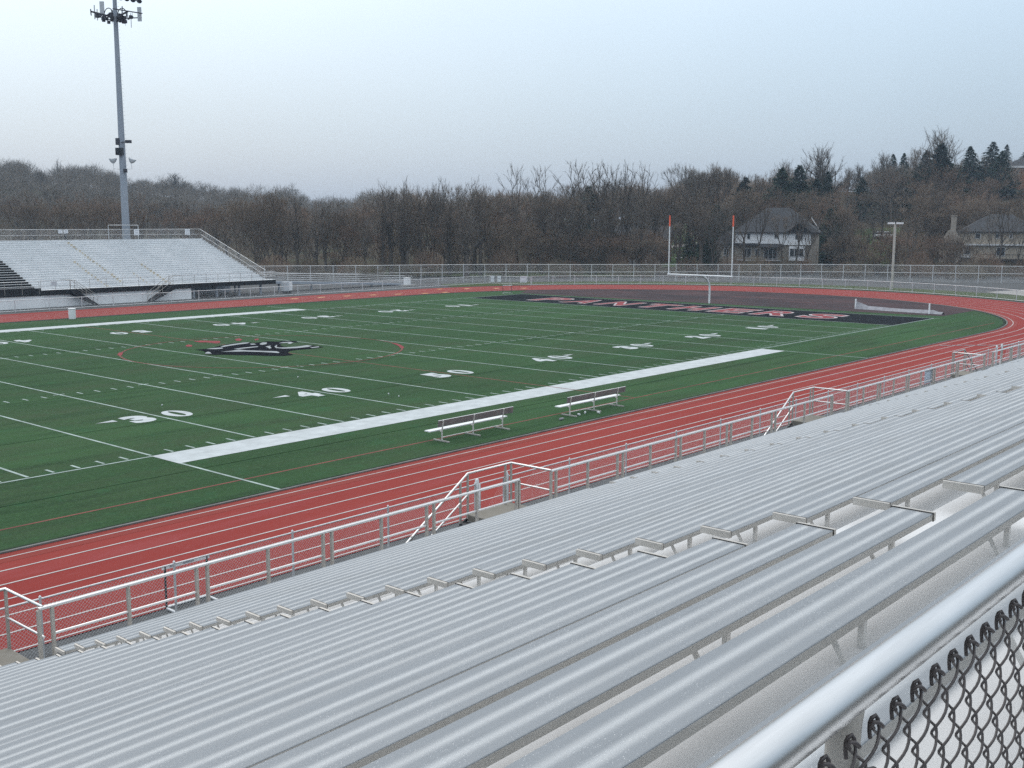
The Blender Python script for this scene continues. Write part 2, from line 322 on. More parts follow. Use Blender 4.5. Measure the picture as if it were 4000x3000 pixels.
def build_ground():
    mb = MB()
    # polar grid around the camera axis, wide enough for other viewpoints
    angs = np.radians(np.linspace(-75, 165, 121)); rad = [70, 110, 140, 165, 180, 190, 200, 210, 220, 232, 245, 260, 275, 290, 310, 330, 355, 380, 420, 460, 520, 600, 800, 1400, 3000]
    n = len(rad); V = []; F = []
    for a in angs:
        for r in rad:
            x = CAM[0]+r*math.cos(a); y = CAM[1]+r*math.sin(a); V.append((x, y, HT(x, y)-0.03))
    for i in range(len(angs)-1):
        for j in range(n-1): F.append((i*n+j, i*n+j+1, (i+1)*n+j+1, (i+1)*n+j))
    mb.add(V, F)
    o = struct(mb, 'ground', MT['ground'])
    for p in o.data.polygons: p.use_smooth = True
    mb = MB(); mb.sheet([(-160, -140), (110, -140), (135, 120), (-160, 120)], -0.045)
    struct(mb, 'grounds_soil', MT['ground'])
build_ground()

# ------------------------------------------------------------------ field, track, markings
TI, TO = 32.15, 39.4               # inner kerb radius, outer radius near side
CX, CY = 45.5, 24.4
def arc(cx, cy, r, a0, a1, n=48): return [(cx+r*math.cos(math.radians(a0+(a1-a0)*i/n)), cy+r*math.sin(math.radians(a0+(a1-a0)*i/n))) for i in range(n+1)]
XL = -95.0
def oval(r, ry=None, n=48, cx=CX):  # open path from far left round the bend to near left
    return [(XL, CY-r)]+[(x, CY-r) for x in np.linspace(XL+10, cx-3, 24)]+arc(cx, CY, r, -90, 90, n)+[(x, CY+r) for x in np.linspace(cx-3, XL+10, 24)]+[(XL, CY+r)]
mb = MB(); mb.sheet([(-140, -60), (150, -60), (150, 105), (-140, 105)], -0.02); struct(mb, 'paved_yard', MT['asphalt'])
mb = MB()
inner = oval(TI); outer = oval(40.6, cx=48.5)
outer = [(x, max(y, -14.5)) for x, y in outer]
mb.strip([(x, y, 0.0) for x, y in inner], [(x, y, 0.0) for x, y in outer]); struct(mb, 'running_track', MT['track'])
mb = MB(); mb.strip([(x, y, 0.004) for x, y in oval(TI)], [(x, y, 0.004) for x, y in oval(TI+0.8)]); struct(mb, 'track_inner_strip', MT['track_edge'])
def ring_line(mb, r, w, z, cx=CX):
    mb.strip([(x, y, z) for x, y in oval(r-w/2, cx=cx)], [(x, y, z) for x, y in oval(r+w/2, cx=cx)])
mb = MB()
for k, r in enumerate([32.57, 33.58, 34.62, 35.68, 36.72, 37.78, 38.8]): ring_line(mb, r, 0.06 if k else 0.05, 0.008, CX+(r-TI)*0.4)
struct(mb, 'lane_lines', MT['lane_white'])
mb = MB()
for (x, y) in [(41.7, 60.4), (44.7, 59.3), (47.9, 58.0), (50.8, 57.5), (54.9, 62.5), (58.0, 60.7), (61.1, 58.4), (63.8, 56.0), (38.5, 61.2), (35, 61.6), (31.5, 62)]:
    mb.sheet([(x-0.5, y-0.3), (x+0.5, y-0.3), (x+0.5, y+0.3), (x-0.5, y+0.3)], 0.012)
struct(mb, 'exchange_marks', MT['yellow'])
mb = MB()
for i in range(10): mb.sheet([(33+0.62*i, -8.35-0.62*i), (33.45+0.62*i, -8.35-0.62*i), (34.0+0.62*i, -8.9-0.62*i), (33.55+0.62*i, -8.9-0.62*i)], 0.012)
for i in range(6): mb.sheet([(50+0.55*i, -9.2-1.0*i), (50.25+0.55*i, -9.2-1.0*i), (50.6+0.55*i, -9.9-1.0*i), (50.35+0.55*i, -9.9-1.0*i)], 0.012)
struct(mb, 'track_marks', mat('lane_paint_faded', (0.20, 0.17, 0.18), 0.9))
# kerb
mb = MB(); a, b = oval(TI-0.06), oval(TI+0.04)
for z0, z1, A, B in ((0.05, 0.05, a, b),): mb.strip([(x, y, z0) for x, y in A], [(x, y, z1) for x, y in B])
mb.strip([(x, y, -0.01) for x, y in b], [(x, y, 0.05) for x, y in b]); mb.strip([(x, y, 0.05) for x, y in a], [(x, y, 0.002) for x, y in a])
struct(mb, 'track_kerb', mat('kerb_grey', (0.13, 0.13, 0.125), 0.9, 0, 0.3, 2))
# turf
mb = MB(); tin = oval(TI-0.06)
mb.add([(x, y, 0.002) for x, y in tin], [tuple(range(len(tin)))]); turf = struct(mb, 'turf', MT['turf'])
mb = MB(); e0, e1 = oval(TI-0.32), oval(TI-0.06); mb.strip([(x, y, 0.0045) for x, y in e0], [(x, y, 0.0045) for x, y in e1]); struct(mb, 'turf_edge', mat('worn_turf_edge', (0.022, 0.034, 0.022), 1.0, 0, 0.5, 3, spec=0.05))
# dark apron inside the bend
mb = MB()
edge = [(57.9, 0.2), (57.3, 6), (57.2, 14), (57.0, 22), (56.6, 32), (56.2, 41), (56.0, 50)]
rim = [(x, y) for x, y in arc(CX, CY, TI-0.07, -49, 62, 40)]
pts = edge[::-1]+rim
mb.add([(x, y, 0.008) for x, y in pts], [tuple(range(len(pts)))]); struct(mb, 'dark_apron', MT['apron'])

L = MB(); W = 0.11
def hl(x0, x1, y, w=W, z=0.010): L.sheet([(x0, y-w/2), (x1, y-w/2), (x1, y+w/2), (x0, y+w/2)], z)
def vl(x, y0, y1, w=W, z=0.010): L.sheet([(x-w/2, y0), (x+w/2, y0), (x+w/2, y1), (x-w/2, y1)], z)
FW = 53.333*YD
for yd in range(-50, 51, 5):
    if yd == 0: continue
    x = yd*YD; vl(x, 0.10, FW-0.10)
    for hy in (17.78*YD, FW-17.78*YD): hl(x-0.3, x-W/2, hy); hl(x+W/2, x+0.3, hy)
for yd in range(-49, 50):
    if yd % 5 == 0: continue
    x = yd*YD
    for y0 in (0.12, 17.78*YD-0.61, FW-17.78*YD, FW-0.73): vl(x, y0, y0+0.61, 0.1)
for (a, b) in ((-55, -22.92), (22.92, 54.86)):
    hl(a, b, -0.05); hl(a, b, FW+0.05)
vl(54.91, -0.6, FW+0.1)
for x in (-22.86, 22.86): vl(x, -7.6, -1.84); 
vl(22.86, FW+1.84, FW+6.5)
struct(L, 'yard_lines', MT['yard_white'])
mb = MB()
mb.sheet([(-22.92, -1.83), (-0.06, -1.83), (-0.06, 0.0), (-22.92, 0.0)], 0.010); mb.sheet([(0.06, -1.83), (22.92, -1.83), (22.92, 0.0), (0.06, 0.0)], 0.010)
mb.sheet([(-22.92, FW), (22.92, FW), (22.92, FW+1.83), (-22.92, FW+1.83)], 0.010)
struct(mb, 'sideline_bands', MT['line_white'])
# red soccer marks
mb = MB()
mb.sheet([(-60, -5.6), (54, -5.6), (54, -5.5), (-60, -5.5)], 0.006); mb.sheet([(-0.055, -1.84), (0.055, -1.84), (0.055, 48.6), (-0.055, 48.6)], 0.006)
ci, co = arc(0, CY, 9.08, 0, 360, 72), arc(0, CY, 9.20, 0, 360, 72)
mb.strip([(x, y, 0.014) for x, y in ci], [(x, y, 0.014) for x, y in co])
mb.sheet([(-0.05, -5.48), (0.05, -5.48), (0.05, -1.86), (-0.05, -1.86)], 0.006)
struct(mb, 'soccer_lines', MT['line_red'])
mb = MB()
for a0, a1 in ((-42, -22), (142, 152)):
    mb.strip([(x, y, 0.018) for x, y in arc(0, CY, 9.0, a0, a1, 10)], [(x, y, 0.018) for x, y in arc(0, CY, 9.28, a0, a1, 10)])
lp = lambda pts: [tuple(onz(700+a/3.687, 1200+b/3.687)[:2]) for a, b in pts]
for pg in ([(205, 495), (300, 483), (450, 487), (590, 490), (590, 515), (520, 522), (420, 508), (300, 510)], [(90, 555), (130, 540), (190, 550), (180, 570), (110, 572)], [(800, 465), (860, 450), (910, 468), (880, 488), (820, 485)], [(1080, 462), (1140, 455), (1145, 472), (1095, 482)]):
    mb.sheet(lp(pg), 0.018)
struct(mb, 'bright_red_marks', MT['red_bright'])
mb = MB()
for y in (-3.1, 6.05, 15.2, 24.35, 33.5, 42.65): mb.sheet([(-60, y-0.03), (54.7, y-0.03), (54.7, y+0.03), (-60, y+0.03)], 0.0045)
struct(mb, 'turf_seams', mat('turf_seam', (0.014, 0.030, 0.014), 1.0, 0, 0.5, 0.6, spec=0.0))
# end zone
mb = MB(); mb.sheet([(45.83, 0.0), (54.85, 0.0), (54.85, FW), (45.83, FW)], 0.008); struct(mb, 'end_zone', MT['turf_black'])

def text_mesh(txt, size=1.0, offset=0.0):
    cu = bpy.data.curves.new('lettering', 'FONT'); cu.body = txt; cu.size = size; cu.offset = offset; cu.resolution_u = 4; cu.align_x = 'CENTER'
    o = bpy.data.objects.new('lettering', cu); COL.objects.link(o)
    dg = bpy.context.evaluated_depsgraph_get(); me = bpy.data.meshes.new_from_object(o.evaluated_get(dg))
    V = np.array([v.co[:] for v in me.vertices]).reshape(-1, 3); F = [tuple(p.vertices) for p in me.polygons]
    bpy.data.objects.remove(o); bpy.data.curves.remove(cu); bpy.data.meshes.remove(me)
    return V, F
def place_glyph(mb, ch, cx, cy, ux, uy, w, h, z, offset=0.03, mi=0, fit=None):
    V, F = text_mesh(ch, 1.0, offset)
    ref = V if fit is None else fit
    lo, hi = ref.min(0), ref.max(0); s = (hi-lo); s[s < 1e-6] = 1
    P = (V-(lo+hi)/2)/s
    mb.add([(cx+ux[0]*p[0]*w+uy[0]*p[1]*h, cy+ux[1]*p[0]*w+uy[1]*p[1]*h, z) for p in P], F, mi)
mbw, mbr = MB(), MB()
ys = np.linspace(40.2, 8.4, 8)
for ch, yc in zip('PANTHERS', ys):
    fitV, _ = text_mesh(ch, 1.0, 0.02)
    w = 3.1
    place_glyph(mbw, ch, 50.25, yc, (0, -1), (1, 0), w, 4.7, 0.014, 0.062, fit=fitV)
    place_glyph(mbr, ch, 50.25, yc, (0, -1), (1, 0), w, 4.7, 0.020, 0.02, fit=fitV)
lo_ = struct(mbw, 'end_zone_lettering', MT['letter_white']); rl_ = mbr.build('lettering_fill', MT['red_bright'], lo_)
rl_['kind'] = 'structure'
# yard numbers
mb = MB()
def zero(cx, cy, sgn):
    n = 40; A = []; B = []
    for i in range(n+1):
        t = 2*PI*i/n; A.append((cx+0.56*math.cos(t), cy+0.915*math.sin(t), 0.014)); B.append((cx+0.17*math.cos(t), cy+0.70*math.sin(t), 0.014))
    mb.strip(A, B)
for yd in (-30, -20, -40, -10, 0, 10, 20, 30, 40):
    for side in (0, 1):
        s = 1 if side == 0 else -1; cy = 7.2 if side == 0 else FW-7.2; x = yd*YD
        d = str((50-abs(yd))//10)
        place_glyph(mb, d, x-0.95*s, cy, (s, 0), (0, s), 1.15 if d != '1' else 0.7, 1.83, 0.014, 0.07)
        zero(x+0.92*s, cy, s)
        if yd != 0:
            e = 1 if yd > 0 else -1; yt = cy+0.35*s
            mb.sheet([(x+e*2.75, yt), (x+e*1.85, yt+0.22), (x+e*1.85, yt-0.22)][::1], 0.014)
struct(mb, 'yard_numbers', MT['line_white'])
# midfield emblem
mb = MB()
mb.sheet(lp([(220,615),(400,600),(520,575),(600,555),(760,525),(900,510),(1000,506),(1060,518),(1150,510),(1280,493),(1430,498),(1480,487),(1560,491),(1600,484),(1690,493),(1715,508),(1640,510),(1500,518),(1450,540),(1480,565),(1580,580),(1700,565),(1850,548),(1990,560),(2080,575),(1990,592),(1850,607),(1700,617),(1600,632),(1560,655),(1650,690),(1500,704),(1300,704),(1000,694),(850,692),(700,687),(500,687),(360,677),(385,650),(330,630)]), 0.014)
for pg in ([(370,672),(385,655),(415,645),(440,650),(470,672)], [(390,605),(480,592),(620,585),(630,598),(520,608)],
    [(590,572),(650,555),(800,530),(920,513),(1015,510),(980,525),(850,540),(720,560),(640,575)], [(1015,530),(1080,528),(1110,540),(1040,543)],
    [(1160,530),(1200,510),(1265,510),(1255,535),(1200,545),(1165,540)], [(780,605),(900,588),(1050,573),(1130,566),(1140,575),(1000,591),(850,606)],
    [(600,645),(760,630),(860,613),(980,626),(1150,630),(1400,638),(1448,654),(1430,664),(1350,657),(1150,647),(950,641),(800,643)],
    [(1240,570),(1320,555),(1310,570),(1330,590),(1300,600),(1280,585)],
    [(1405,545),(1372,572),(1395,592),(1500,600),(1700,592),(1850,577),(1915,560),(1840,551),(1700,570),(1550,581),(1440,584),(1400,573),(1412,552)],
    [(1430,522),(1500,506),(1600,502),(1685,522),(1640,514),(1600,531),(1560,529),(1580,515),(1500,520)], [(1880,584),(2010,567),(2018,579),(1920,590)]):
    mb.sheet(lp(pg), 0.019, 1)
struct(mb, 'midfield_emblem', [MT['emblem_black'], mat('emblem_paint_white', (0.30, 0.32, 0.33), 0.95, 0, 0.25, 1.0, spec=0.0)])
# pale strips and grass beyond the bend
mb = MB(); a = arc(48.5, CY, 41.6, -90, 75, 40); b = arc(50.5, CY, 47.5, -90, 75, 40)
mb.strip([(x, y, 0.004) for x, y in a], [(x, y, 0.004) for x, y in b]); struct(mb, 'grass_verge', MT['grass'])
mb = MB(); mb.strip([(x, y, 0.012) for x, y in [(86, -4), (92, 2), (97, 9)]], [(x, y, 0.012) for x, y in [(110, -16), (116, -4), (117, 4)]]); struct(mb, 'pavement', MT['pale_concrete'])

# ------------------------------------------------------------------ near grandstand
Y0, Z0, RUN, RISE, SW, ST = -33.2836, 6.8238, 0.61, 0.219237, 0.246, 0.042
ROWS = range(-2, 22)
BLOCKS = [(-50.4, -37.25), (-36.414, -23.25), (-22.40, -9.25), (-8.40, 4.75), (5.60, 18.75), (19.6, 32.75)]
stand = thing('grandstand', 'large near grandstand of bare aluminium bench rows on white decking, filling the foreground', 'grandstand', (-9.0, -27, 0))
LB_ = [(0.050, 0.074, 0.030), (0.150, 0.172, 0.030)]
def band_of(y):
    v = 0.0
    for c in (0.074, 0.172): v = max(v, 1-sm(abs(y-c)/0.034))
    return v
def plank_profile():   # (y,z) from the near edge 0 to the far edge SW: three grooved ribs and two smooth valleys
    w = SW; pts = [(0, 0.0), (0, ST-0.005)]
    for y in np.linspace(0.004, w-0.004, 29): pts.append((float(y), ST-0.0013*band_of(y)))
    return pts+[(w, ST-0.005), (w, 0.0)]
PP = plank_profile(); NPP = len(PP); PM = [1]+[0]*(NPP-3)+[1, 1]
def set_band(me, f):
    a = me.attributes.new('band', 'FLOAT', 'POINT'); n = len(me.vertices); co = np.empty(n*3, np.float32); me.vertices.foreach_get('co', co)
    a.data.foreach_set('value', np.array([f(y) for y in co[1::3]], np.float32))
def plank_mesh(x0, x1):
    mb = MB(); mb.prism([(y, z-ST) for y, z in PP], x0, x1, PM, caps=True); return mb
def cap_mesh(x, sgn):
    mb = MB(); a, b = (x-0.005, x+0.03) if sgn < 0 else (x-0.03, x+0.005)
    mb.box(a, b, -0.005, SW+0.005, -ST-0.004, 0.004); mb.box(a if sgn > 0 else b-0.004, a+0.004 if sgn > 0 else b, -0.006, SW+0.006, -ST-0.005, 0.006, 1); return mb
def leg_mesh(slant):
    mb = MB(); h = 0.212
    if slant: mb.tube([(0, 0.13, -ST), (0.03, 0.02, -ST-h)], 0.014, 4, twist=PI/4, smooth=False)
    else: mb.box(-0.016, 0.016, 0.06, 0.085, -ST-h, -ST)
    return mb
plank_src = {}
extra = MB(); extra_legs = MB()
leg_src = [leg_mesh(0).build('leg', MT['leg']), leg_mesh(1).build('leg', MT['leg'])]
for l in leg_src: COL.objects.unlink(l)
capL = {}; 
for bi, (x0, x1) in enumerate(BLOCKS):
    for i in ROWS:
        y, z = Y0+i*RUN, Z0-i*RISE
        if bi >= 4:
            extra.prism([(a+y, b-ST+z) for a, b in PP], x0, x1, PM); continue
        if bi not in plank_src:
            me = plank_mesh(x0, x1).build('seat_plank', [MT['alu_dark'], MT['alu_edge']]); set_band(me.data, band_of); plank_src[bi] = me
            c1 = cap_mesh(x0, -1).build('end_cap', [MT['alu_cap'], MT['rubber']]); c2 = cap_mesh(x1, 1).build('end_cap', [MT['alu_cap'], MT['rubber']])
            capL[bi] = (c1, c2)
            for o in (me, c1, c2): COL.objects.unlink(o)
        p = plank_src[bi].copy(); COL.objects.link(p); p.name = 'seat_plank'; local(p, stand)
        p.location = Vector((0, y, z))-stand.location
        for c in capL[bi]:
            q = c.copy(); COL.objects.link(q); q.name = 'end_cap'; local(q, p)
        # legs: own objects where they show, one mesh elsewhere
        xs = np.arange(x0+0.55, x1-0.3, 1.83) if bi != 0 else np.arange(x1-0.45, x0, -1.83)
        for k, xx in enumerate(xs):
            for s in (0, 1):
                dx = 0.0 if s == 0 else -0.24
                if (bi == 0 and -2 <= i <= 1 and k < 6) or (bi == 1 and 0 <= i < 14 and k == 0):
                    g = leg_src[s].copy(); COL.objects.link(g); g.name = 'leg'; local(g, p); g.location = (xx+dx, 0, 0)
                else:
                    if s: extra_legs.tube([(xx+dx, y+0.13, z-ST), (xx+dx+0.03, y+0.02, z-ST-0.212)], 0.015, 4, caps=False, smooth=False)
                    else: extra_legs.box(xx-0.02, xx+0.02, y+0.06, y+0.09, z-ST-0.212, z-ST)
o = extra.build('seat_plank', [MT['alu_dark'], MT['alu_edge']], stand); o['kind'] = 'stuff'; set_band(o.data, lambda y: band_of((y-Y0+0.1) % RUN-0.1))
o = extra_legs.build('leg', MT['leg'], stand); o['kind'] = 'stuff'
# stepped deck
mb = MB(); prof = []
DX0, DX1 = -50.6, 33.0
ytop = -36.6
deck_z = lambda i: Z0-i*RISE-0.43
prof_top = [(ytop, deck_z(-2)-0.03)]
for i in ROWS:
    yb = Y0+i*RUN+0.30
    prof_top += [(yb, prof_top[-1][1]), (yb, deck_z(i))] if i > -2 else [(yb, deck_z(-2)-0.03), (yb, deck_z(-2))]
WZ = 1.45
prof_top += [(Y0+21*RUN+0.85, deck_z(21)), (Y0+21*RUN+0.85, WZ), (-18.95, WZ), (-18.95, WZ-0.22)]
prof_bot = [(-18.95, WZ-0.24), (Y0+21*RUN+0.3, WZ-0.24), (ytop, deck_z(-2)-0.4)]
pts = prof_top+prof_bot
n = len(prof_top)
for x0, x1 in ((DX0, DX1),):
    for (ya, za), (yb, zb) in zip(pts, pts[1:]+pts[:1]):
        mb.add([(x0, ya, za), (x1, ya, za), (x1, yb, zb), (x0, yb, zb)], [(0, 1, 2, 3)])
mb.build('stepped_deck', MT['deck'], stand)
mb = MB()   # supporting steel
for x in np.arange(DX0+1, DX1, 4.2):
    for y in (-34, -29.5, -25, -21): mb.box(x-0.08, x+0.08, y-0.08, y+0.08, -0.02, Z0-(y-Y0)/RUN*RISE-0.75)
    mb.box(x-0.06, x+0.06, -19.3, -19.15, -0.02, WZ-0.22)
mb.build('steel_frame', MT['pipe'], stand)
mb = MB(); mb.box(DX0, DX1, -18.99, -18.955, WZ-0.3, WZ+0.02); mb.build('fascia', MT['alu_edge'], stand)
# front railing
RY = -19.1; RT_Z = 2.46; RM_Z = 2.0
rail = MB(); posts_x = []
gaps = [(-37.35, -36.0), (-24.5, -23.3), (-7.46, -6.28), (8.9, 9.9)]
secs = []
x = -35.9
while x < -25.5: secs.append((x, min(x+2.63, -24.6) if x+2.63 < -26 else -24.6)); x += 2.85
secs[-1] = (secs[-1][0], -24.6)
x = -23.1
while x < -9.0: secs.append((x, x+2.6)); x += 2.85
secs[-1] = (secs[-1][0], -7.55)
x = -6.1
while x < 7.0: secs.append((x, x+2.6)); x += 2.85
secs[-1] = (secs[-1][0], 8.7)
x = 10.0
while x < 30: secs.append((x, x+2.6)); x += 2.85
for k in range(4): secs.append((-37.4-2.85*(k+1)+0.2, -37.4-2.85*k-0.05))
fr = MB()
runs = [(-50.0, -37.35), (-36.12, -24.5), (-23.3, -7.46), (-6.28, 8.8), (9.9, 32.5)]
for a, b in runs:
    fr.tube([(a, RY, RT_Z), (b, RY, RT_Z)], 0.03, 10)
for a, b in secs:
    fr.tube([(a, RY, RM_Z), (b, RY, RM_Z)], 0.024, 8)
railing = fr.build('front_railing', MT['rail_pipe'], stand)
pm = MB(); pm.box(-0.025, 0.025, -0.03, 0.03, WZ-0.2, RT_Z-0.02); psrc = pm.build('post', MT['post_pipe']); COL.objects.unlink(psrc)
allp = []
for a, b in secs: allp += [a, (a+b)/2, b]
for a in (-36.12, -24.5, -23.3, -7.46, -6.28, 8.8, 9.9): allp.append(a)
for xx in sorted(allp):
    g = psrc.copy(); COL.objects.link(g); g.name = 'post'; g.parent = railing; g.matrix_parent_inverse = WM(railing).inverted(); g.location = (xx, RY, 0)
# stairs with platforms on the field side
OY = -17.8
def stair(xa, sgn):
    """platform starts at x=xa, runs in direction sgn, then steps go down"""
    st = MB(); L1 = 1.6
    xb = xa+sgn*L1
    x0, x1 = min(xa, xb), max(xa, xb)
    st.box(x0, x1, -18.94, OY+0.05, WZ-0.16, WZ-0.005)
    o = st.build('stair_platform', MT['concrete'], stand)
    st = MB(); N = 8
    for k in range(N):
        a = xb+sgn*(0.03+0.30*k); b = a+sgn*0.28; z = WZ-0.165*(k+1)
        st.box(min(a, b), max(a, b), -18.9, OY, z-0.04, z)
    for y in (-18.92, OY+0.02):
        p = [(xb, y, WZ-0.1), (xb+sgn*0.3*N, y, 0.0)]
        st.add([(p[0][0], y, p[0][2]+0.02), (p[1][0], y, p[1][2]+0.15), (p[1][0], y, p[1][2]-0.02), (p[0][0], y, p[0][2]-0.25),
                (p[0][0], y+0.03, p[0][2]+0.02), (p[1][0], y+0.03, p[1][2]+0.15), (p[1][0], y+0.03, p[1][2]-0.02), (p[0][0], y+0.03, p[0][2]-0.25)],
               [(0, 1, 2, 3), (7, 6, 5, 4), (0, 4, 5, 1), (3, 2, 6, 7), (0, 3, 7, 4), (1, 5, 6, 2)])
    st.build('stair_flight', MT['black'], stand)
    hr = MB()
    top = RT_Z+0.02
    hr.tube([(xa, RY, top), (xa, OY, top), (xb, OY, top), (xb+sgn*0.3*N, OY, 0.98)], 0.028, 10)
    hr.tube([(xa, RY, RM_Z-0.02), (xa, OY, RM_Z-0.02)], 0.022, 8)
    hr.tube([(xb, OY, 1.95), (xb+sgn*0.3*N, OY, 0.5)], 0.022, 8)
    h = hr.build('handrail', MT['rail_pipe'], stand)
    for (xx, yy, zt, zb) in ((xa, OY, top, WZ-0.1), (xa-(-sgn)*0.0+sgn*0.22, OY, top, WZ-0.1), (xb, OY, top, WZ-0.1), (xb+sgn*0.26, OY, top-0.13, WZ-0.3), (xb+sgn*1.9, OY, 1.35, 0.0), (xb+sgn*2.3, OY, 1.05, 0.0)):
        pb = MB(); pb.box(xx-0.022, xx+0.022, yy-0.022, yy+0.022, zb, zt-0.02); pb.build('post', MT['post_pipe'], h)
stair(-23.3, -1); stair(-6.28, -1); stair(-36.05, -1); stair(8.3, 1)

# foreground fence along the top of the stand
FY, FZ = -34.89, 7.852
fence = thing('chain_link_fence', 'fat silver pipe rail carrying brown chain link mesh at the top of the near stand', 'fence', (-42.0, FY, 6.8))
mb = MB(); mb.tube([(-49, FY, FZ), (-30, FY, FZ)], 0.0305, 56); mb.build('top_rail', MT['rail_pipe'], fence)
mb = MB(); mb.tube([(-49, FY, 6.92), (-30, FY, 6.92)], 0.022, 12); mb.build('bottom_rail', MT['rail_pipe'], fence)
for xx in (-44.6, -42.175, -39.75, -37.3, -34.9, -32.5):
    mb = MB(); mb.tube([(xx, FY, 6.80), (xx, FY, FZ-0.012)], 0.0245, 20)
    mb.tube([(xx, FY, FZ-0.06), (xx, FY, FZ-0.035), (xx, FY, FZ-0.02), (xx, FY, FZ)], 0.027, 20, r_list=[0.0246, 0.0255, 0.0275, 0.0285], caps=False)
    mb.build('post', MT['post_pipe'], fence)
mb = MB()
PW = 0.0797; PH = 0.0955; WR = 0.0024; MY = FY-0.037; WS = PW/2
X1k = -41.947-WS/2; zt = 7.811
for k in range(-54, 240):
    xc = X1k+k*WS; fine = -42.9 < xc < -40.6; sub = 8 if fine else 2; ph0 = 0.0 if k % 2 else PI
    steps = int((zt-6.93)/(PH*0.5)); pts = []
    for s in range(steps*sub+1):
        t = s/sub; ph = t*PI+ph0
        tri = (2/PI)*math.asin(math.sin(ph+PI/2)*0.975)
        pts.append((xc+WS*0.5*tri*1.72, MY-0.0062*math.sin(ph)+0.0014*math.cos(2*ph), zt-t*PH*0.5))
    x0, y0, z0 = pts[0]
    if ph0 == 0.0:   # this end folds up, over and down on the camera side
        kn = [(x0-0.009, y0+0.008, z0-0.023), (x0-0.0105, y0+0.009, z0-0.011), (x0-0.0105, y0+0.009, z0), (x0-0.009, y0+0.007, z0+0.008), (x0-0.005, y0+0.003, z0+0.0115), (x0-0.003, y0+0.001, z0+0.006)]
    else:            # its neighbour wraps round it towards the other side
        kn = [(x0+0.012, y0-0.009, z0-0.001), (x0+0.008, y0-0.008, z0+0.003), (x0+0.003, y0-0.005, z0+0.007), (x0-0.001, y0-0.001, z0+0.008), (x0-0.001, y0+0.002, z0+0.002), (x0, y0, z0-0.002)]
    mb.tube(kn+pts[1:], WR, 8 if fine else 4, r_list=[WR*1.35]*len(kn)+[WR]*(len(pts)-1))
mb.build('chain_link_mesh', MT['wire_brown'], fence)
mb = MB(); mb.tube([(-42.175, FY-0.031, 7.745), (-42.15, FY-0.038, 7.742)], 0.008, 10); mb.tube([(-42.2, FY-0.026, 7.748), (-42.15, FY-0.034, 7.745)], 0.0025, 6)
mb.build('fence_tie', MT['wire_brown'], fence)

# ------------------------------------------------------------------ fence builder
def resample(path, step):
    P = [np.array(p, float) for p in path]; d = [0]
    for a, b in zip(P, P[1:]): d.append(d[-1]+np.linalg.norm(b-a))
    d = np.array(d); n = max(1, int(round(d[-1]/step))); s = np.linspace(0, d[-1], n+1)
    return np.stack([np.interp(s, d, [p[0] for p in P]), np.interp(s, d, [p[1] for p in P])], 1), d[-1]
def along(path):
    P = np.array(path, float); d = np.r_[0, np.cumsum(np.linalg.norm(np.diff(P, axis=0), axis=1))]
    return lambda s: np.stack([np.interp(s, d, P[:, 0]), np.interp(s, d, P[:, 1])], -1), d[-1]
def mesh_fence(name, label, path, h, step, rails, pitch=0.081, wr=0.0022, post_r=0.028, posts=None, zf=None, rail_r=0.021, mesh_mat='wire_gal', cuff=None):
    zf = zf or (lambda x, y: 0.0)
    t = thing(name, label, 'fence', (path[0][0], path[0][1], 0))
    pts, Ltot = resample(path, step) if posts is None else (np.array(posts, float), None)
    f, Ltot = along(path)
    mb = MB()
    for zr in rails:
        mb.tube([(x, y, zf(x, y)+zr) for x, y in pts], rail_r, 8)
    mb.build('rail', MT['pipe'], t)
    pm = MB(); pm.tube([(0, 0, -0.05), (0, 0, h+0.02)], post_r, 8); pm.tube([(0, 0, h+0.02), (0, 0, h+0.05)], post_r, 8, r_list=[post_r*1.15, post_r*0.4])
    src = pm.build('post', MT['pipe']); COL.objects.unlink(src)
    for x, y in pts:
        g = src.copy(); COL.objects.link(g); g.name = 'post'; g.parent = t; g.matrix_parent_inverse = WM(t).inverted(); g.location = (x, y, zf(x, y))
    s = np.arange(0, Ltot, pitch)
    A, B = [], []
    for sg in (1, -1):
        a = f(s); b = f(np.clip(s+sg*h, 0, Ltot)); hh = np.clip(np.where(sg > 0, (Ltot-s)/h, s/h), 0.02, 1)
        za = np.array([zf(x, y) for x, y in a]) if zf(1, 1) is not None else 0
        A.append(np.c_[a+0.012*sg*np.array([[0.3, 1.0]])*0.2, za+0.02]); B.append(np.c_[b+0.012*sg*np.array([[0.3, 1.0]])*0.2, za+0.02+(h-0.03)*hh])
    V, F = bars(np.concatenate(A), np.concatenate(B), wr)
    me = raw_mesh('chain_link_mesh', V, F, MT[mesh_mat]); link(me, 'chain_link_mesh', t)
    return t
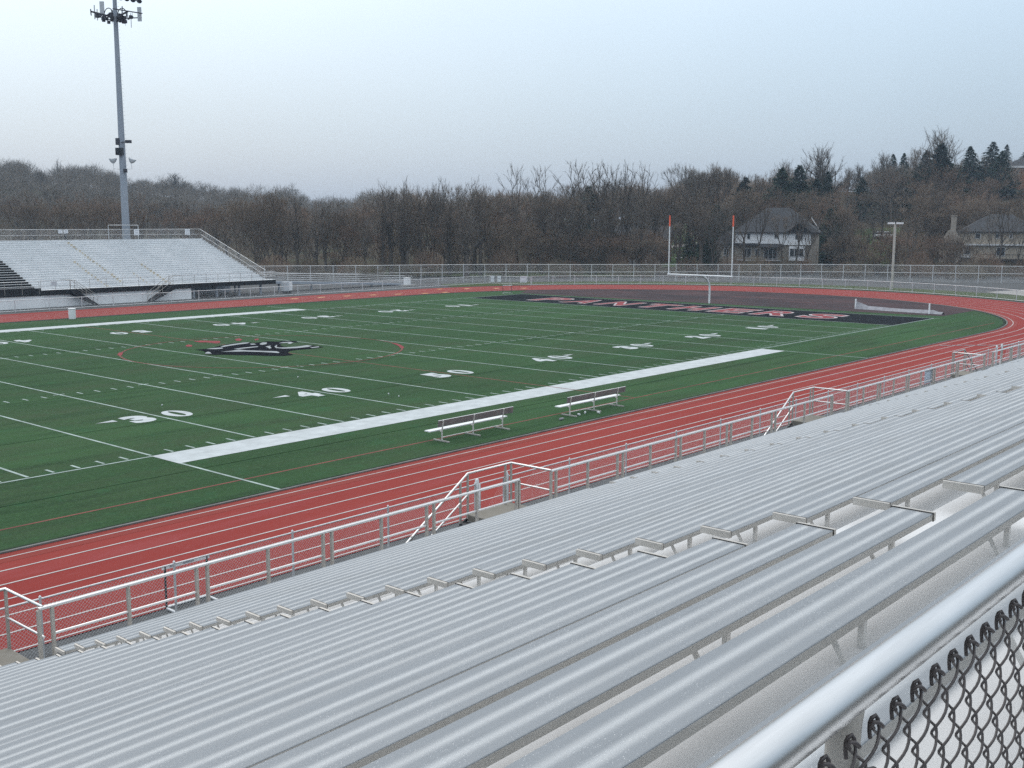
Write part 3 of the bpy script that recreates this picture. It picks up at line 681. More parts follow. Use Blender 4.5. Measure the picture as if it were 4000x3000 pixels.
# near trackside fence, with two gates
NY = -15.15
nf_posts = [(-34.27-3.05*k, NY) for k in range(6, 0, -1)]+[(x, NY) for x in (-34.27, -31.32, -28.16, -25.1, -21.8)]
mesh_fence('trackside_fence', 'low galvanised chain link fence beside the red track, left of the gate', [(-52.6, NY), (-21.8, NY)], 1.22, 3.05, [1.2], posts=nf_posts)
mesh_fence('trackside_fence', 'low galvanised chain link fence beside the red track, between the two gates', [(-20.4, NY), (23.4, NY)], 1.22, 3.05, [1.2], posts=[(-20.4, NY), (-17.5, NY)]+[(-14.45+3.05*k, NY) for k in range(12)]+[(22.0, NY), (23.4, NY)])
def gate(x0, x1, label):
    t = thing('fence_gate', label, 'gate', (x0, NY, 0))
    for xx in (x0, x1):
        mb = MB(); mb.tube([(xx, NY, -0.05), (xx, NY, 1.32), (xx, NY, 1.36)], 0.06, 12, r_list=[0.06, 0.06, 0.03]); mb.build('gate_post', MT['pipe'], t)
    mb = MB(); a, b = x0+0.12, x1-0.12; mb.tube([(a, NY, 0.1), (a, NY, 1.2), (b, NY, 1.2), (b, NY, 0.1), (a, NY, 0.1)], 0.024, 8); mb.build('gate_frame', MT['pipe'], t)
    s = np.arange(a, b, 0.081); A = []; B = []
    for sg in (1, -1):
        e = np.clip(s+sg*1.08, a, b); hh = np.abs(e-s)
        A.append(np.c_[s, np.full(len(s), NY), np.full(len(s), 0.11)]); B.append(np.c_[e, np.full(len(s), NY+0.003*sg), 0.11+hh])
        st = (b if sg > 0 else a)
    V, F = bars(np.concatenate(A), np.concatenate(B)+1e-4, 0.0016); link(raw_mesh('chain_link_mesh', V, F, MT['wire_gal']), 'chain_link_mesh', t)
gate(-21.72, -20.48, 'narrow chain link gate below the near stair with fat posts')
gate(23.48, 24.4, 'narrow chain link gate near the bend beyond the third stair')
ring = arc(50.2, CY, 40.4, -80, 61, 40)
mesh_fence('trackside_fence', 'low chain link fence curving round the outside of the far bend', [(24.5, NY), (38, -15.3)]+ring, 1.22, 3.1, [1.2, 0.08], wr=0.0026, pitch=0.13, rail_r=0.03, post_r=0.042)
mesh_fence('trackside_fence', 'low chain link fence along the far straight in front of the far stand', [(-60, 67.2), (68.5, 66.6), (69.8, 59.9)], 1.1, 3.3, [1.08, 0.08], wr=0.0026, pitch=0.13, rail_r=0.03, post_r=0.042)
op = [(30, 96), (45, 90), (57.6, 80), (68, 74), (76, 67.8), (82, 60), (88, 54.5), (92.5, 50), (97.4, 45.2), (101.5, 40.6), (106, 37), (110.2, 31.0), (113, 24.6), (116, 19.8), (118.8, 15.0), (121.5, 10), (124, 5), (127, -3)]
mesh_fence('tall_fence', 'tall chain link fence with a middle rail in front of the wood and houses', op, 2.45, 3.1, [2.43, 1.35], wr=0.0034, pitch=0.15, rail_r=0.036, post_r=0.05)

# signs fixed to the fences
def sign(label, x0, x1, y, z0, z1, m='sign', ink=3, rz=0.0, grp=None):
    t = thing('sign', label, 'sign', ((x0+x1)/2, y, z0), rz, grp)
    mb = MB(); w = x1-x0; mb.box(-w/2, w/2, -0.012, 0.012, 0, z1-z0); local(mb.build('panel', MT[m]), t)
    mb = MB()
    for k in range(ink):
        zz = (z1-z0)*(0.8-0.6*k/max(1, ink-1) if ink > 1 else 0.55); ww = w*(0.32 if k % 2 else 0.38)
        mb.box(-ww, ww, -0.0155, -0.0125, zz-(z1-z0)*0.035, zz+(z1-z0)*0.035)
    local(mb.build('printed_lines', MT['sign_ink']), t)
sign('pale blue board hung on the front railing of the near stand', 1.54, 2.31, -19.02, 1.87, 2.49, 'sign_blue', 2)
p = onz(2040, 1113); sign('white square sign on the low fence at the start of the far bend', p[0]-0.45, p[0]+0.45, p[1]-0.2, 0.35, 1.2, 'sign', 2, -0.85)
p = onz(1943, 1110); sign('left of two narrow pale boards on the far corner fence', p[0]-0.62, p[0]-0.12, p[1]+0.6, 0.3, 1.15, 'sign', 1, -1.0, 'pale boards on the corner fence'); sign('right of two narrow pale boards on the far corner fence', p[0]+0.0, p[0]+0.5, p[1]-0.1, 0.3, 1.15, 'sign', 1, -1.0, 'pale boards on the corner fence')
p = onz(1595, 1120)
t = thing('utility_box', 'small white box on a concrete pad behind the far straight fence', 'utility box', (p[0], 69.5, 0))
mb = MB(); mb.box(p[0]-0.35, p[0]+0.35, 69.2, 69.8, 0.25, 1.15); mb.box(p[0]-0.38, p[0]+0.38, 69.17, 69.83, 1.15, 1.2); mb.build('cabinet', MT['white_paint'], t)
mb = MB(); mb.box(p[0]-1.0, p[0]+1.0, 68.6, 70.2, -0.02, 0.24); mb.build('concrete_pad', MT['pale_concrete'], t)
t = thing('utility_cabinet', 'large pale grey electrical cabinet beside the right end of the far stand', 'utility box', (36.6, 70, 0))
mb = MB(); mb.box(35.98, 36.75, 69.7, 70.3, 0.3, 1.38); mb.build('cabinet', MT['antenna'], t)
mb = MB(); mb.box(36.78, 37.25, 69.75, 70.25, 0.35, 1.33); mb.build('cabinet', MT['white_paint'], t)
mb = MB(); mb.box(36.1, 36.2, 69.8, 70.2, -0.02, 0.3); mb.box(36.55, 36.65, 69.8, 70.2, -0.02, 0.3); mb.box(37.0, 37.1, 69.8, 70.2, -0.02, 0.35); mb.build('leg', MT['dark_steel'], t)

# ------------------------------------------------------------------ far grandstands
FYF, FXS, FXE = 70.2, 6.9, 34.3
NR = 22
def frow(i): return 70.95+i*0.605, 1.80+i*0.2155
far = thing('grandstand', 'far white aluminium grandstand with rust streaks across the field', 'grandstand', (20, 76, 0))
mb = MB()
mb.box(FXS, FXE+0.9, FYF, FYF+0.06, 1.2, 1.68); mb.box(FXE+0.84, FXE+0.9, FYF+0.063, FYF+1.3, 1.2, 1.68); mb.build('fascia', MT['black'], far)
mb = MB(); mb.box(FXS, FXE+0.88, FYF+0.005, FYF+0.8, 1.683, 1.72); mb.build('walkway', MT['far_alu'], far)
mb = MB(); prev = 1.72
for i in range(NR):
    y, z = frow(i)
    mb.add([(FXS, y+0.03, prev), (FXE, y+0.03, prev), (FXE, y+0.03, z), (FXS, y+0.03, z)], [(0, 1, 2, 3)])
    mb.add([(FXS, y+0.03, z), (FXE, y+0.03, z), (FXE, y+0.635, z), (FXS, y+0.635, z)], [(0, 1, 2, 3)]); prev = z
yl, zl = frow(NR-1)
mb.add([(FXE, FYF+0.75, 1.3), (FXE, yl+0.4, zl-0.7), (FXE, yl+0.4, zl-0.25), (FXE, FYF+0.75, 1.72)], [(0, 1, 2, 3)])
mb.add([(FXS, yl+0.42, zl-0.4), (FXE, yl+0.42, zl-0.4), (FXE, yl+0.42, zl-0.2), (FXS, yl+0.42, zl-0.2)], [(0, 1, 2, 3)])
mb.build('stepped_deck', MT['far_alu'], far)
for i in range(NR):
    y, z = frow(i); mb = MB()
    mb.box(FXS+0.1, FXE-0.05, y, y+0.25, z+0.004, z+0.045); mb.build('seat_plank', MT['far_alu'], far)
rr = random.Random(5)
for sx, n0, n1, wd in ((16.5, 2, 21, 0.10), (14.3, 0, 12, 0.09), (21.6, 0, 10, 0.10), (19.2, 0, 6, 0.05)):
    L1, L2 = [], []
    for i in range(n1-1, n0-1, -1):
        y, z = frow(i); dx = (rr.random()-0.5)*0.12; w_ = wd*(0.6+rr.random()*0.8)
        for (yy, zz) in ((y+0.30, z+0.003), (y+0.255, z+0.049), (y-0.004, z+0.049), (y-0.004, z-0.0), (y+0.026, z-0.003), (y+0.026, frow(i-1)[1]+0.004 if i else 1.73)):
            L1.append((sx+dx-w_, yy, zz)); L2.append((sx+dx+w_, yy, zz))
    mb = MB(); mb.strip(L1, L2); mb.build('rust_streak', MT['rust'], far)
mb = MB(); mb.box(7.3, 23.9, 70.42, 70.62, -0.02, 1.18); mb.build('block_wall', MT['white_wall'], far)
for x in (24.5, 27.5, 30.5, 33.5):
    for y in (70.9, 76, 82):
        mb = MB(); mb.box(x-0.1, x+0.1, y-0.1, y+0.1, -0.02, 1.2 if y < 72 else 1.2+(y-71)*0.3); mb.build('support_post', MT['mono'], far)
mb = MB(); mb.box(24, 34.2, 78.0, 78.2, -0.02, 2.2); mb.build('back_wall', MT['mono'], far)
def far_rail(name, pts, zt, parent, zb, step=1.45, mids=(0.45,), pr=0.022):
    mb = MB(); 
    P = [np.array(p, float) for p in pts]
    mb.tube([(p[0], p[1], p[2]+zt) for p in P], 0.028, 6)
    for m in mids: mb.tube([(p[0], p[1], p[2]+m) for p in P], 0.02, 6)
    r = mb.build(name, MT['pipe'], parent)
    d = [0]
    for a, b in zip(P, P[1:]): d.append(d[-1]+np.linalg.norm(b-a))
    n = max(1, int(d[-1]/step)); s = np.linspace(0, d[-1], n+1)
    for q in s:
        x, y, z = [np.interp(q, d, [p[k] for p in P]) for k in range(3)]
        m = MB(); m.tube([(x, y, z+zb), (x, y, z+zt)], pr, 5); m.build('post', MT['post_pipe'], r)
    return r
far_rail('front_railing', [(FXS, FYF+0.03, 1.70), (9.9, FYF+0.03, 1.70)], 0.95, far, -0.3, 1.3)
far_rail('front_railing', [(12.0, FYF+0.03, 1.70), (19.3, FYF+0.03, 1.70)], 0.95, far, -0.3, 1.5)
far_rail('front_railing', [(21.2, FYF+0.03, 1.70), (FXE+0.9, FYF+0.03, 1.70), (FXE+0.9, FYF+1.2, 1.70)], 0.95, far, -0.3, 1.5)
back = [(-22, 84.4, 6.35), (FXE+0.1, 84.4, 6.35)]
def wire_panel(name, A, B, h, parent):   # wire mesh between two points (A,B lower line)
    A, B = np.array(A, float), np.array(B, float); L_ = np.linalg.norm((B-A)[:2]); s = np.arange(0, L_, 0.12); a = []; b = []
    for sg in (1, -1):
        e = np.clip(s+sg*h, 0, L_); p = A+(B-A)*(s/L_)[:, None]; q = A+(B-A)*(e/L_)[:, None]; q[:, 2] += np.abs(e-s)
        k = np.abs(e-s) > 0.05; a.append(p[k]); b.append(q[k])
    V, F = bars(np.concatenate(a), np.concatenate(b), 0.0035); link(raw_mesh(name, V, F, MT['wire_gal']), name, parent)
far_rail('back_railing', back, 1.18, far, -0.4, 1.45, mids=(0.55,), pr=0.026); wire_panel('chain_link_mesh', back[0], back[1], 1.15, far)
sr = [(FXE+0.1, FYF+0.8, 1.60), (FXE+0.1, 84.4, 6.35)]
far_rail('side_railing', sr, 1.18, far, -0.3, 1.5, mids=(0.55,), pr=0.026); wire_panel('chain_link_mesh', sr[0], sr[1], 1.1, far)
def far_stair(xa, xb, y=69.3):
    st = MB(); s = 1 if xb > xa else -1; N = 9
    w0, w1 = y-0.9, y+0.85
    for k in range(N):
        t0 = xa+(xb-xa)*k/N; t1 = xa+(xb-xa)*(k+1)/N-s*0.03; z = 1.6*(1-(k+1)/N)
        st.box(min(t0, t1), max(t0, t1), y, y+0.85, z+0.02, z+0.07)
    for yy in (y-0.03, y+0.86):
        st.add([(xa, yy, 1.72), (xb, yy, 0.12), (xb, yy, -0.02), (xa-s*0.2, yy, 1.22), (xa, yy+0.04, 1.72), (xb, yy+0.04, 0.12), (xb, yy+0.04, -0.02), (xa-s*0.2, yy+0.04, 1.22)],
               [(0, 1, 2, 3), (7, 6, 5, 4), (0, 4, 5, 1), (1, 5, 6, 2), (2, 6, 7, 3), (3, 7, 4, 0)])
    st.build('stair_flight', MT['black'], far)
    hr = MB()
    for yy in (y, y+0.85):
        hr.tube([(xa-s*0.9, yy, 2.66), (xa, yy, 2.64), (xb, yy, 0.98), (xb, yy, 0.0)], 0.026, 6); hr.tube([(xa, yy, 2.15), (xb, yy, 0.5)], 0.02, 6); hr.tube([(xa, yy, 1.7), (xa, yy, 2.6)], 0.024, 6); hr.tube([((xa+xb)/2, yy, 0.8), ((xa+xb)/2, yy, 1.8)], 0.022, 6)
    hr.build('handrail', MT['post_pipe'], far)
far_stair(9.9, 12.3); far_stair(21.0, 18.4)
# access ramp from the right end of the far stand
rm = thing('access_ramp', 'long grey access ramp sloping down from the right end of the far stand', 'ramp', (45, 73.6, 0))
mb = MB(); mb.add([(35.3, 72.8, 1.42), (60, 72.8, 0.12), (60, 74.4, 0.12), (35.3, 74.4, 1.42), (35.3, 72.8, 1.12), (60, 72.8, -0.1), (60, 74.4, -0.1), (35.3, 74.4, 1.12)], [(0, 1, 2, 3), (4, 7, 6, 5), (0, 4, 5, 1), (2, 6, 7, 3), (0, 3, 7, 4)]); mb.build('ramp_deck', MT['mono'], rm)
for yy in (72.85, 74.35): far_rail('ramp_railing', [(35.3, yy, 1.42), (60, yy, 0.12)], 1.0, rm, -0.05, 1.6, mids=(0.25, 0.5, 0.75))
mb = MB()
for x in (38, 43, 48, 53): mb.box(x-0.08, x+0.08, 73.3, 73.5, -0.02, 1.3-(x-35.3)*0.0526)
mb.build('ramp_support', MT['mono'], rm)

dk = thing('grandstand', 'older far grandstand with dark sheets filling its open risers left of the white stand', 'grandstand', (-8, 76, 0))
mb = MB(); mb.box(-22, FXS-0.02, FYF, FYF+0.05, 1.16, 1.92); 
for i in range(NR):
    y, z = frow(i); mb.add([(-22, y+0.05, z-0.22), (FXS-0.02, y+0.05, z-0.22), (FXS-0.02, y+0.05, z-0.02), (-22, y+0.05, z-0.02)], [(0, 1, 2, 3)])  # black sheets stand in for the unlit gaps under the seats
    mb.add([(-22, y+0.05, z-0.22), (FXS-0.02, y+0.05, z-0.22), (FXS-0.02, y+0.65, z-0.02), (-22, y+0.65, z-0.02)], [(0, 1, 2, 3)])
mb.build('fascia_and_gap_shade', MT['black'], dk)
for i in range(NR):
    y, z = frow(i); mb = MB(); mb.box(-22, FXS-0.05, y-0.04, y+0.24, z+0.0, z+0.045); mb.build('seat_plank', MT['far_seat'], dk)
mb = MB(); mb.box(-22, 7.0, 70.30, 70.5, -0.02, 1.14); mb.box(6.95, 7.25, 70.34, 70.62, -0.02, 1.10); mb.build('block_wall', MT['white_wall'], dk)
far_rail('front_railing', [(-22, FYF+0.0, 1.55), (FXS-0.2, FYF+0.0, 1.55)], 1.05, dk, -0.2, 1.62)
# boards on the far stand railings
for lab, a, b, z0, z1, yy in (('left of a pair of small white boards on the far stand top railing', 16.01, 16.5, 7.1, 7.5, 84.3), ('right of a pair of small white boards on the far stand top railing', 16.63, 17.14, 7.1, 7.5, 84.3),
      ('tall white board on the far stand top railing right of the light pole', 25.33, 25.98, 6.83, 7.52, 84.3), ('rightmost white board on the far stand top railing by the corner', 32.2, 32.87, 6.82, 7.53, 84.3), ('white board on the front railing of the far stand by its stair', 7.88, 8.5, 2.1, 2.55, 70.1)):
    sign(lab, a, b, yy, z0, z1, 'sign', 3)

# ------------------------------------------------------------------ light tower with phone antennas
TX, TY = 26.4, 88.0
tw = thing('light_tower', 'tall grey steel monopole with phone antennas and stadium lights behind the far stand', 'light tower', (TX, TY, 0))
mb = MB(); H_ = 40.0
mb.tube([(TX, TY, z) for z in np.linspace(-0.1, H_, 14)], 0.5, 18, r_list=[0.52-0.33*(z/H_) for z in np.linspace(0, H_, 14)])
mb.build('pole', MT['mono'], tw)
mb = MB()
for z in np.arange(8, 38, 0.45):
    r = 0.52-0.33*z/H_; mb.box(TX+r*0.8, TX+r*0.8+0.16, TY-0.3, TY-0.28, z, z+0.02)
mb.build('climbing_peg', MT['dark_steel'], tw)
cr = np.array([math.sin(AZ), -math.cos(AZ), 0.0]); cf = np.array([math.cos(AZ), math.sin(AZ), 0.0]); TP = np.array([TX, TY, 0.0])
def tp(a, b, z): return TP+cr*a+cf*b+np.array([0, 0, z])      # a: right, b: away
pl = MB(); ang0 = 0.35
arms = []
for k in range(3):
    a = ang0+k*2*PI/3+PI; e = (math.cos(a)*3.0, math.sin(a)*3.0)
    arms.append((a, e)); pl.tube([tp(0.2*math.cos(a), 0.2*math.sin(a), 32.4), tp(e[0]*0.9, e[1]*0.9, 32.75 if k else 32.9)], 0.11, 6)
    pl.tube([tp(0.2*math.cos(a), 0.2*math.sin(a), 31.9), tp(e[0]*0.6, e[1]*0.6, 32.6)], 0.07, 5)
    t_ = (-math.sin(a), math.cos(a))
    pl.tube([tp(e[0]*0.9-t_[0]*1.9, e[1]*0.9-t_[1]*1.9, 32.8), tp(e[0]*0.9+t_[0]*1.9, e[1]*0.9+t_[1]*1.9, 32.8)], 0.07, 5)
rr = random.Random(3)
for k in range(34):
    a = rr.uniform(0, 2*PI); q = rr.uniform(0.3, 2.2); p = tp(q*math.cos(a), q*math.sin(a), 32.3+rr.uniform(-0.25, 0.3)); s = rr.uniform(0.06, 0.2)
    pl.box(p[0]-s, p[0]+s, p[1]-s, p[1]+s, p[2]-s*1.3, p[2]+s*1.2)
    if k % 3 == 0: pl.tube([p, p+np.array([0, 0, rr.uniform(-1.1, 0.9)])], 0.02, 4)
pl.build('antenna_platform', MT['dark_steel'], tw)
for (a, b, z0, h, w) in ((-2.45, 0, 32.2, 1.6, 0.05), (-1.62, 0.2, 32.75, 1.5, 0.24), (2.9, -0.1, 31.95, 1.6, 0.22), (0.75, 0.3, 32.0, 1.75, 0.05), (1.15, 0.6, 32.3, 0.9, 0.1), (-2.25, 0.3, 32.1, 1.3, 0.04), (1.7, 0.4, 31.3, 1.7, 0.03), (-0.5, 0.4, 32.4, 0.9, 0.1)):
    p = tp(a, b, z0); mb = MB(); d = 0.1
    q = [p+cr*sx*w+cf*sy*min(d, w) for sx, sy in ((-1, -1), (1, -1), (1, 1), (-1, 1))]
    mb.add([tuple(x) for x in q]+[(x[0], x[1], x[2]+h) for x in q], [(0, 3, 2, 1), (4, 5, 6, 7), (0, 1, 5, 4), (1, 2, 6, 5), (2, 3, 7, 6), (3, 0, 4, 7)])
    mb.build('antenna_panel', MT['antenna'], tw)
for cx_, w in ((-0.85, 0.55), (0.75, 0.55)):
    mb = MB(); mb.tube([tp(cx_+w*math.cos(t), 0.2, 32.6+0.9*math.sin(t)) for t in np.linspace(0, PI, 14)], 0.055, 6); mb.build('cable_loop', MT['dark_steel'], tw)
# floodlight rows
for zz in (34.05, 36.0):
    mb = MB(); A_, B_ = tp(-3.7, 1.6, zz+1.5), tp(3.7, -1.5, zz-0.1); mb.tube([A_, B_], 0.07, 6); mb.build('crossarm', MT['dark_steel'], tw)
    for s in np.linspace(0.04, 0.96, 9):
        p = A_+(B_-A_)*s; mb = MB(); dr = (-cf*0.72+np.array([0, 0, -0.7])+cr*0.1); dr = dr/np.linalg.norm(dr)
        mb.tube([p+np.array([0, 0, 0.12])-dr*0.18, p+np.array([0, 0, 0.12])+dr*0.02, p+np.array([0, 0, 0.12])+dr*0.28], 0.2, 10, r_list=[0.12, 0.17, 0.3]); mb.build('floodlight', MT['dark_steel'], tw)
# equipment half way up
p = tp(-0.12, -0.55, 16.35); mb = MB(); q = [p+cr*sx*0.4+cf*sy*0.3 for sx, sy in ((-1, -1), (1, -1), (1, 1), (-1, 1))]
mb.add([tuple(x) for x in q]+[(x[0], x[1], x[2]+0.85) for x in q], [(0, 3, 2, 1), (4, 5, 6, 7), (0, 1, 5, 4), (1, 2, 6, 5), (2, 3, 7, 6), (3, 0, 4, 7)]); mb.build('loudspeaker', MT['black'], tw)
for a, tilt in ((-1.05, 0.0), (1.25, 0.45)):
    mb = MB(); base = tp(a, -0.3, 15.75); ax = np.array([0, 0, 1.0])+cr*tilt*1.0-cf*0.15; ax /= np.linalg.norm(ax)
    mb.tube([base-ax*0.38, base-ax*0.2, base+ax*0.1, base+ax*0.24], 0.3, 12, r_list=[0.1, 0.3, 0.46, 0.42]); mb.build('floodlight', MT['antenna'], tw)
    mb = MB(); mb.tube([base-ax*0.36, tp(a*0.95, -0.3, 14.75), tp(0.25*np.sign(a), -0.3, 14.7)], 0.035, 5); mb.build('floodlight_bracket', MT['pipe'], tw)
mb = MB(); q = tp(0.55, -0.3, 17.9); mb.tube([tp(0.1, -0.4, 17.85), tp(1.2, -0.4, 18.0)], 0.06, 6)
for s in (0.75, 1.15): p = tp(s, -0.4, 17.95); mb.box(p[0]-0.15, p[0]+0.15, p[1]-0.12, p[1]+0.12, p[2]-0.18, p[2]+0.18)
p = tp(-0.35, -0.45, 17.9); mb.box(p[0]-0.18, p[0]+0.18, p[1]-0.15, p[1]+0.15, p[2]-0.35, p[2]+0.45)
p = tp(0.45, -0.5, 14.3); mb.box(p[0]-0.2, p[0]+0.2, p[1]-0.12, p[1]+0.12, p[2], p[2]+0.42)
mb.build('equipment_box', MT['dark_steel'], tw)
mb = MB(); fr_ = [tp(a, b, 0) for a, b in ((-1.6, -1.5), (2.0, -1.5))]
for pz in (8.0, 4.6): mb.tube([fr_[0]+np.array([0, 0, pz]), fr_[1]+np.array([0, 0, pz])], 0.04, 5)
for q in fr_: mb.tube([q, q+np.array([0, 0, 8.0])], 0.045, 5)
mb.build('ladder_cage_frame', MT['pipe'], tw)

# ------------------------------------------------------------------ lamp post, goal post
lp_ = thing('lamp_post', 'beige square lamp post with a flat T shaped head beyond the bend fence', 'street lamp', (94.7, 19.9, 0))
mb = MB(); mb.box(94.58, 94.82, 19.78, 20.02, -0.02, 8.3); mb.build('post', MT['beige_steel'], lp_)
mb = MB(); mb.box(94.62, 94.78, 18.95, 20.75, 8.3, 8.34); mb.build('arm', MT['beige_steel'], lp_)
for y0, y1 in ((18.9, 19.7), (20.0, 20.8)):
    mb = MB(); mb.box(94.5, 94.9, y0, y1, 8.34, 8.56); mb.build('lamp_head', MT['white_paint'], lp_)
gp = thing('goal_post', 'white gooseneck goal post with orange tips behind the black end zone', 'goal post', (57.0, 24.4, 0))
mb = MB(); neck = [(57.0, 24.4, -0.05), (57.0, 24.4, 1.75)]+[(57.0-2.14*(1-math.cos(t)) if False else 57.0-2.14*math.sin(t)*1.0*(1 if True else 0), 24.4, 1.75+1.25*(1-math.cos(t))*1.0) for t in np.linspace(0.12, PI/2, 9)]
neck = [(57.0, 24.4, -0.05), (57.0, 24.4, 1.55)]+[(54.86+2.14*math.cos(t), 24.4, 1.55+1.45*math.sin(t)) for t in np.linspace(0.15, PI/2, 9)]
mb.tube(neck, 0.1, 12); mb.build('gooseneck', MT['white_paint'], gp)
mb = MB(); mb.tube([(54.86, 20.5, 3.03), (54.86, 28.3, 3.03)], 0.085, 12); mb.build('crossbar', MT['white_paint'], gp)
for y in (20.6, 28.18):
    mb = MB(); mb.tube([(54.86, y, 3.03), (54.86, y, 8.08)], 0.06, 10); up = mb.build('upright', MT['white_paint'], gp)
    mb = MB(); mb.tube([(54.86, y, 8.08), (54.86, y, 9.2)], 0.075, 10); mb.build('orange_tip', MT['orange'], up)
# net on two posts by the apron
nt_ = thing('low_net', 'sagging grey net strung between two short white posts on the dark apron', 'net', (60, 6, 0))
pA, pB = onz(3341, 1207), onz(3629, 1226.5)
for p in (pA, pB):
    mb = MB(); mb.tube([(p[0], p[1], -0.02), (p[0]+0.15, p[1]+0.05, 1.0)], 0.075, 10); mb.build('net_post', MT['white_paint'], nt_)
mb = MB(); A = []; B = []
for k in range(21):
    s = k/20; x = pA[0]+0.3+(pB[0]-pA[0])*s*1.0; y = pA[1]+(pB[1]-1.2-pA[1])*s
    top = 0.75-0.45*min(1, s*6) if s < 0.17 else 0.32+0.03*math.sin(9*s); top = max(0.16, top-(0.12 if s > 0.92 else 0))
    A.append((x+0.45, y, 0.02)); B.append((x, y, top))
mb.strip(A, B); A2 = [(a[0]-0.9, a[1], 0.02) for a in A]; mb.strip(B, A2)
mb.build('net', MT['net'], nt_)

# ------------------------------------------------------------------ benches, litter, barrel, hurdles
def bench(loc, label):
    t = thing('team_bench', label, 'bench', loc, 0, 'team benches at the near sideline')
    L_ = 4.55
    def part(mb, n, m): return local(mb.build(n, m), t)
    mb = MB(); mb.box(-L_/2-0.05, L_/2-0.05, 0.09, 0.40, 0.425, 0.465); part(mb, 'seat', MT['white_paint'])
    mb = MB(); pr = [(-0.06, 0.60), (-0.09, 0.86), (-0.055, 0.865), (-0.025, 0.60)]
    mb.prism(pr, -L_/2+0.25, L_/2+0.12, [0, 1, 0, 0]); part(mb, 'backrest', [MT['bench_back'], MT['white_paint']])
    for x in (-1.78, 0.0, 1.78):
        mb = MB(); mb.box(x-0.03, x+0.03, -0.42, 0.44, 0.0, 0.05); part(mb, 'foot', MT['alu_cap'])
        mb = MB(); mb.tube([(x, -0.02, 0.05), (x, -0.02, 0.42), (x, -0.10, 0.86)], 0.03, 8); mb.tube([(x, -0.02, 0.40), (x, 0.36, 0.41)], 0.025, 6); part(mb, 'leg', MT['leg'])
    mb = MB(); mb.tube([(-1.78, -0.02, 0.17), (1.78, -0.02, 0.17)], 0.02, 6); part(mb, 'stretcher', MT['leg'])
bench((-12.15, -6.02, 0.006), 'left of the two white sideline benches with grey back, nothing lying beneath it')
bench((-4.35, -6.25, 0.006), 'right hand sideline bench with litter lying on the turf beneath it')
def bottle(loc, label, rz, L_=0.28, r=0.05, m='plastic'):
    mb = MB(); mb.tube([(-L_/2, 0, 0), (-L_/2+0.01, 0, 0), (L_*0.2, 0, 0), (L_*0.38, 0, 0), (L_/2, 0, 0)], r, 10, r_list=[r*0.8, r, r, r*0.4, r*0.38])
    o = mb.build('plastic_bottle', MT[m]); o.location = (loc[0], loc[1], r+0.01); o.rotation_euler = (0, 0, rz); tag(o, label, 'litter', 'litter around the right bench')
bottle((-7.15, -6.63), 'grey bottle lying alone left of the littered bench', 0.1, 0.34, 0.05, 'net')
bottle((-5.78, -6.5), 'white crumpled bottle nearest the left foot of the littered bench', 1.2, 0.2, 0.05)
bottle((-5.15, -6.38), 'longer white bottle under the middle of the littered bench', 0.6, 0.30, 0.045)
bottle((-4.83, -6.88), 'round white cup standing behind the middle foot of the littered bench', 1.5, 0.15, 0.06)
for k, (u, v) in enumerate(((1518, 1541), (1558, 1550.5), (633, 1585), (1164, 1475))):
    p = onz(u, v); mb = MB(); mb.tube([(0, 0, 0), (0, 0, 0.03), (0, 0, 0.07)], 0.05, 8, r_list=[0.025, 0.04, 0.015]); o = mb.build('paper_scrap', MT['plastic']); o.location = (p[0], p[1], 0.008)
    tag(o, 'tiny white scrap of paper lying on the open green turf', 'litter', 'scraps on the turf')
br = thing('trash_barrel', 'white barrel standing on the far turf edge in front of the dark stand', 'barrel', (2.74, 56.0, 0))
mb = MB(); mb.tube([(2.74, 56.0, 0.01), (2.74, 56.0, 0.45), (2.74, 56.0, 0.9)], 0.31, 20, r_list=[0.29, 0.31, 0.3]); mb.build('drum', MT['white_paint'], br)
mb = MB(); mb.tube([(2.74, 56.0, z) for z in (0.86, 0.9, 0.93)], 0.32, 20, r_list=[0.32, 0.335, 0.32]); mb.build('rim', MT['white_paint'], br)
def hurdle(loc, rz, label, full=True):
    t = thing('hurdle', label, 'hurdle', loc, rz, 'track hurdles')
    def part(mb, n, m): return local(mb.build(n, m), t)
    for x in (-0.53, 0.53):
        mb = MB(); mb.tube([(x, 0, 0.02), (x, 0, 0.98)], 0.025, 8); part(mb, 'upright', MT['hurdle_black'])
        mb = MB(); mb.tube([(x, -0.02, 0.03), (x, 0.66 if not full else -0.66, 0.03)], 0.025, 8); part(mb, 'foot', MT['white_paint'])
    mb = MB(); mb.box(-0.6, 0.6, -0.015, 0.015, 0.92, 1.0); b = part(mb, 'bar', MT['white_paint'])
    mb = MB(); mb.box(-0.42, -0.3, -0.018, -0.016, 0.945, 0.975); mb.box(-0.1, 0.2, -0.018, -0.016, 0.945, 0.975); q = mb.build('printed_lines', MT['sign_ink']); local(q, b)
    mb = MB(); mb.tube([(-0.53, 0, 0.05), (0.53, 0, 0.05)], 0.022, 6); part(mb, 'base_bar', MT['white_paint'])
hurdle((-30.68, -15.0+0.42, 0), 0.0, 'black and white hurdle standing behind the near fence at lower left')
p = onz(1945, 1143.5); hurdle((p[0], p[1]-1.5, 0), -0.75, 'distant hurdle on the green strip by the far corner of the end zone', True)
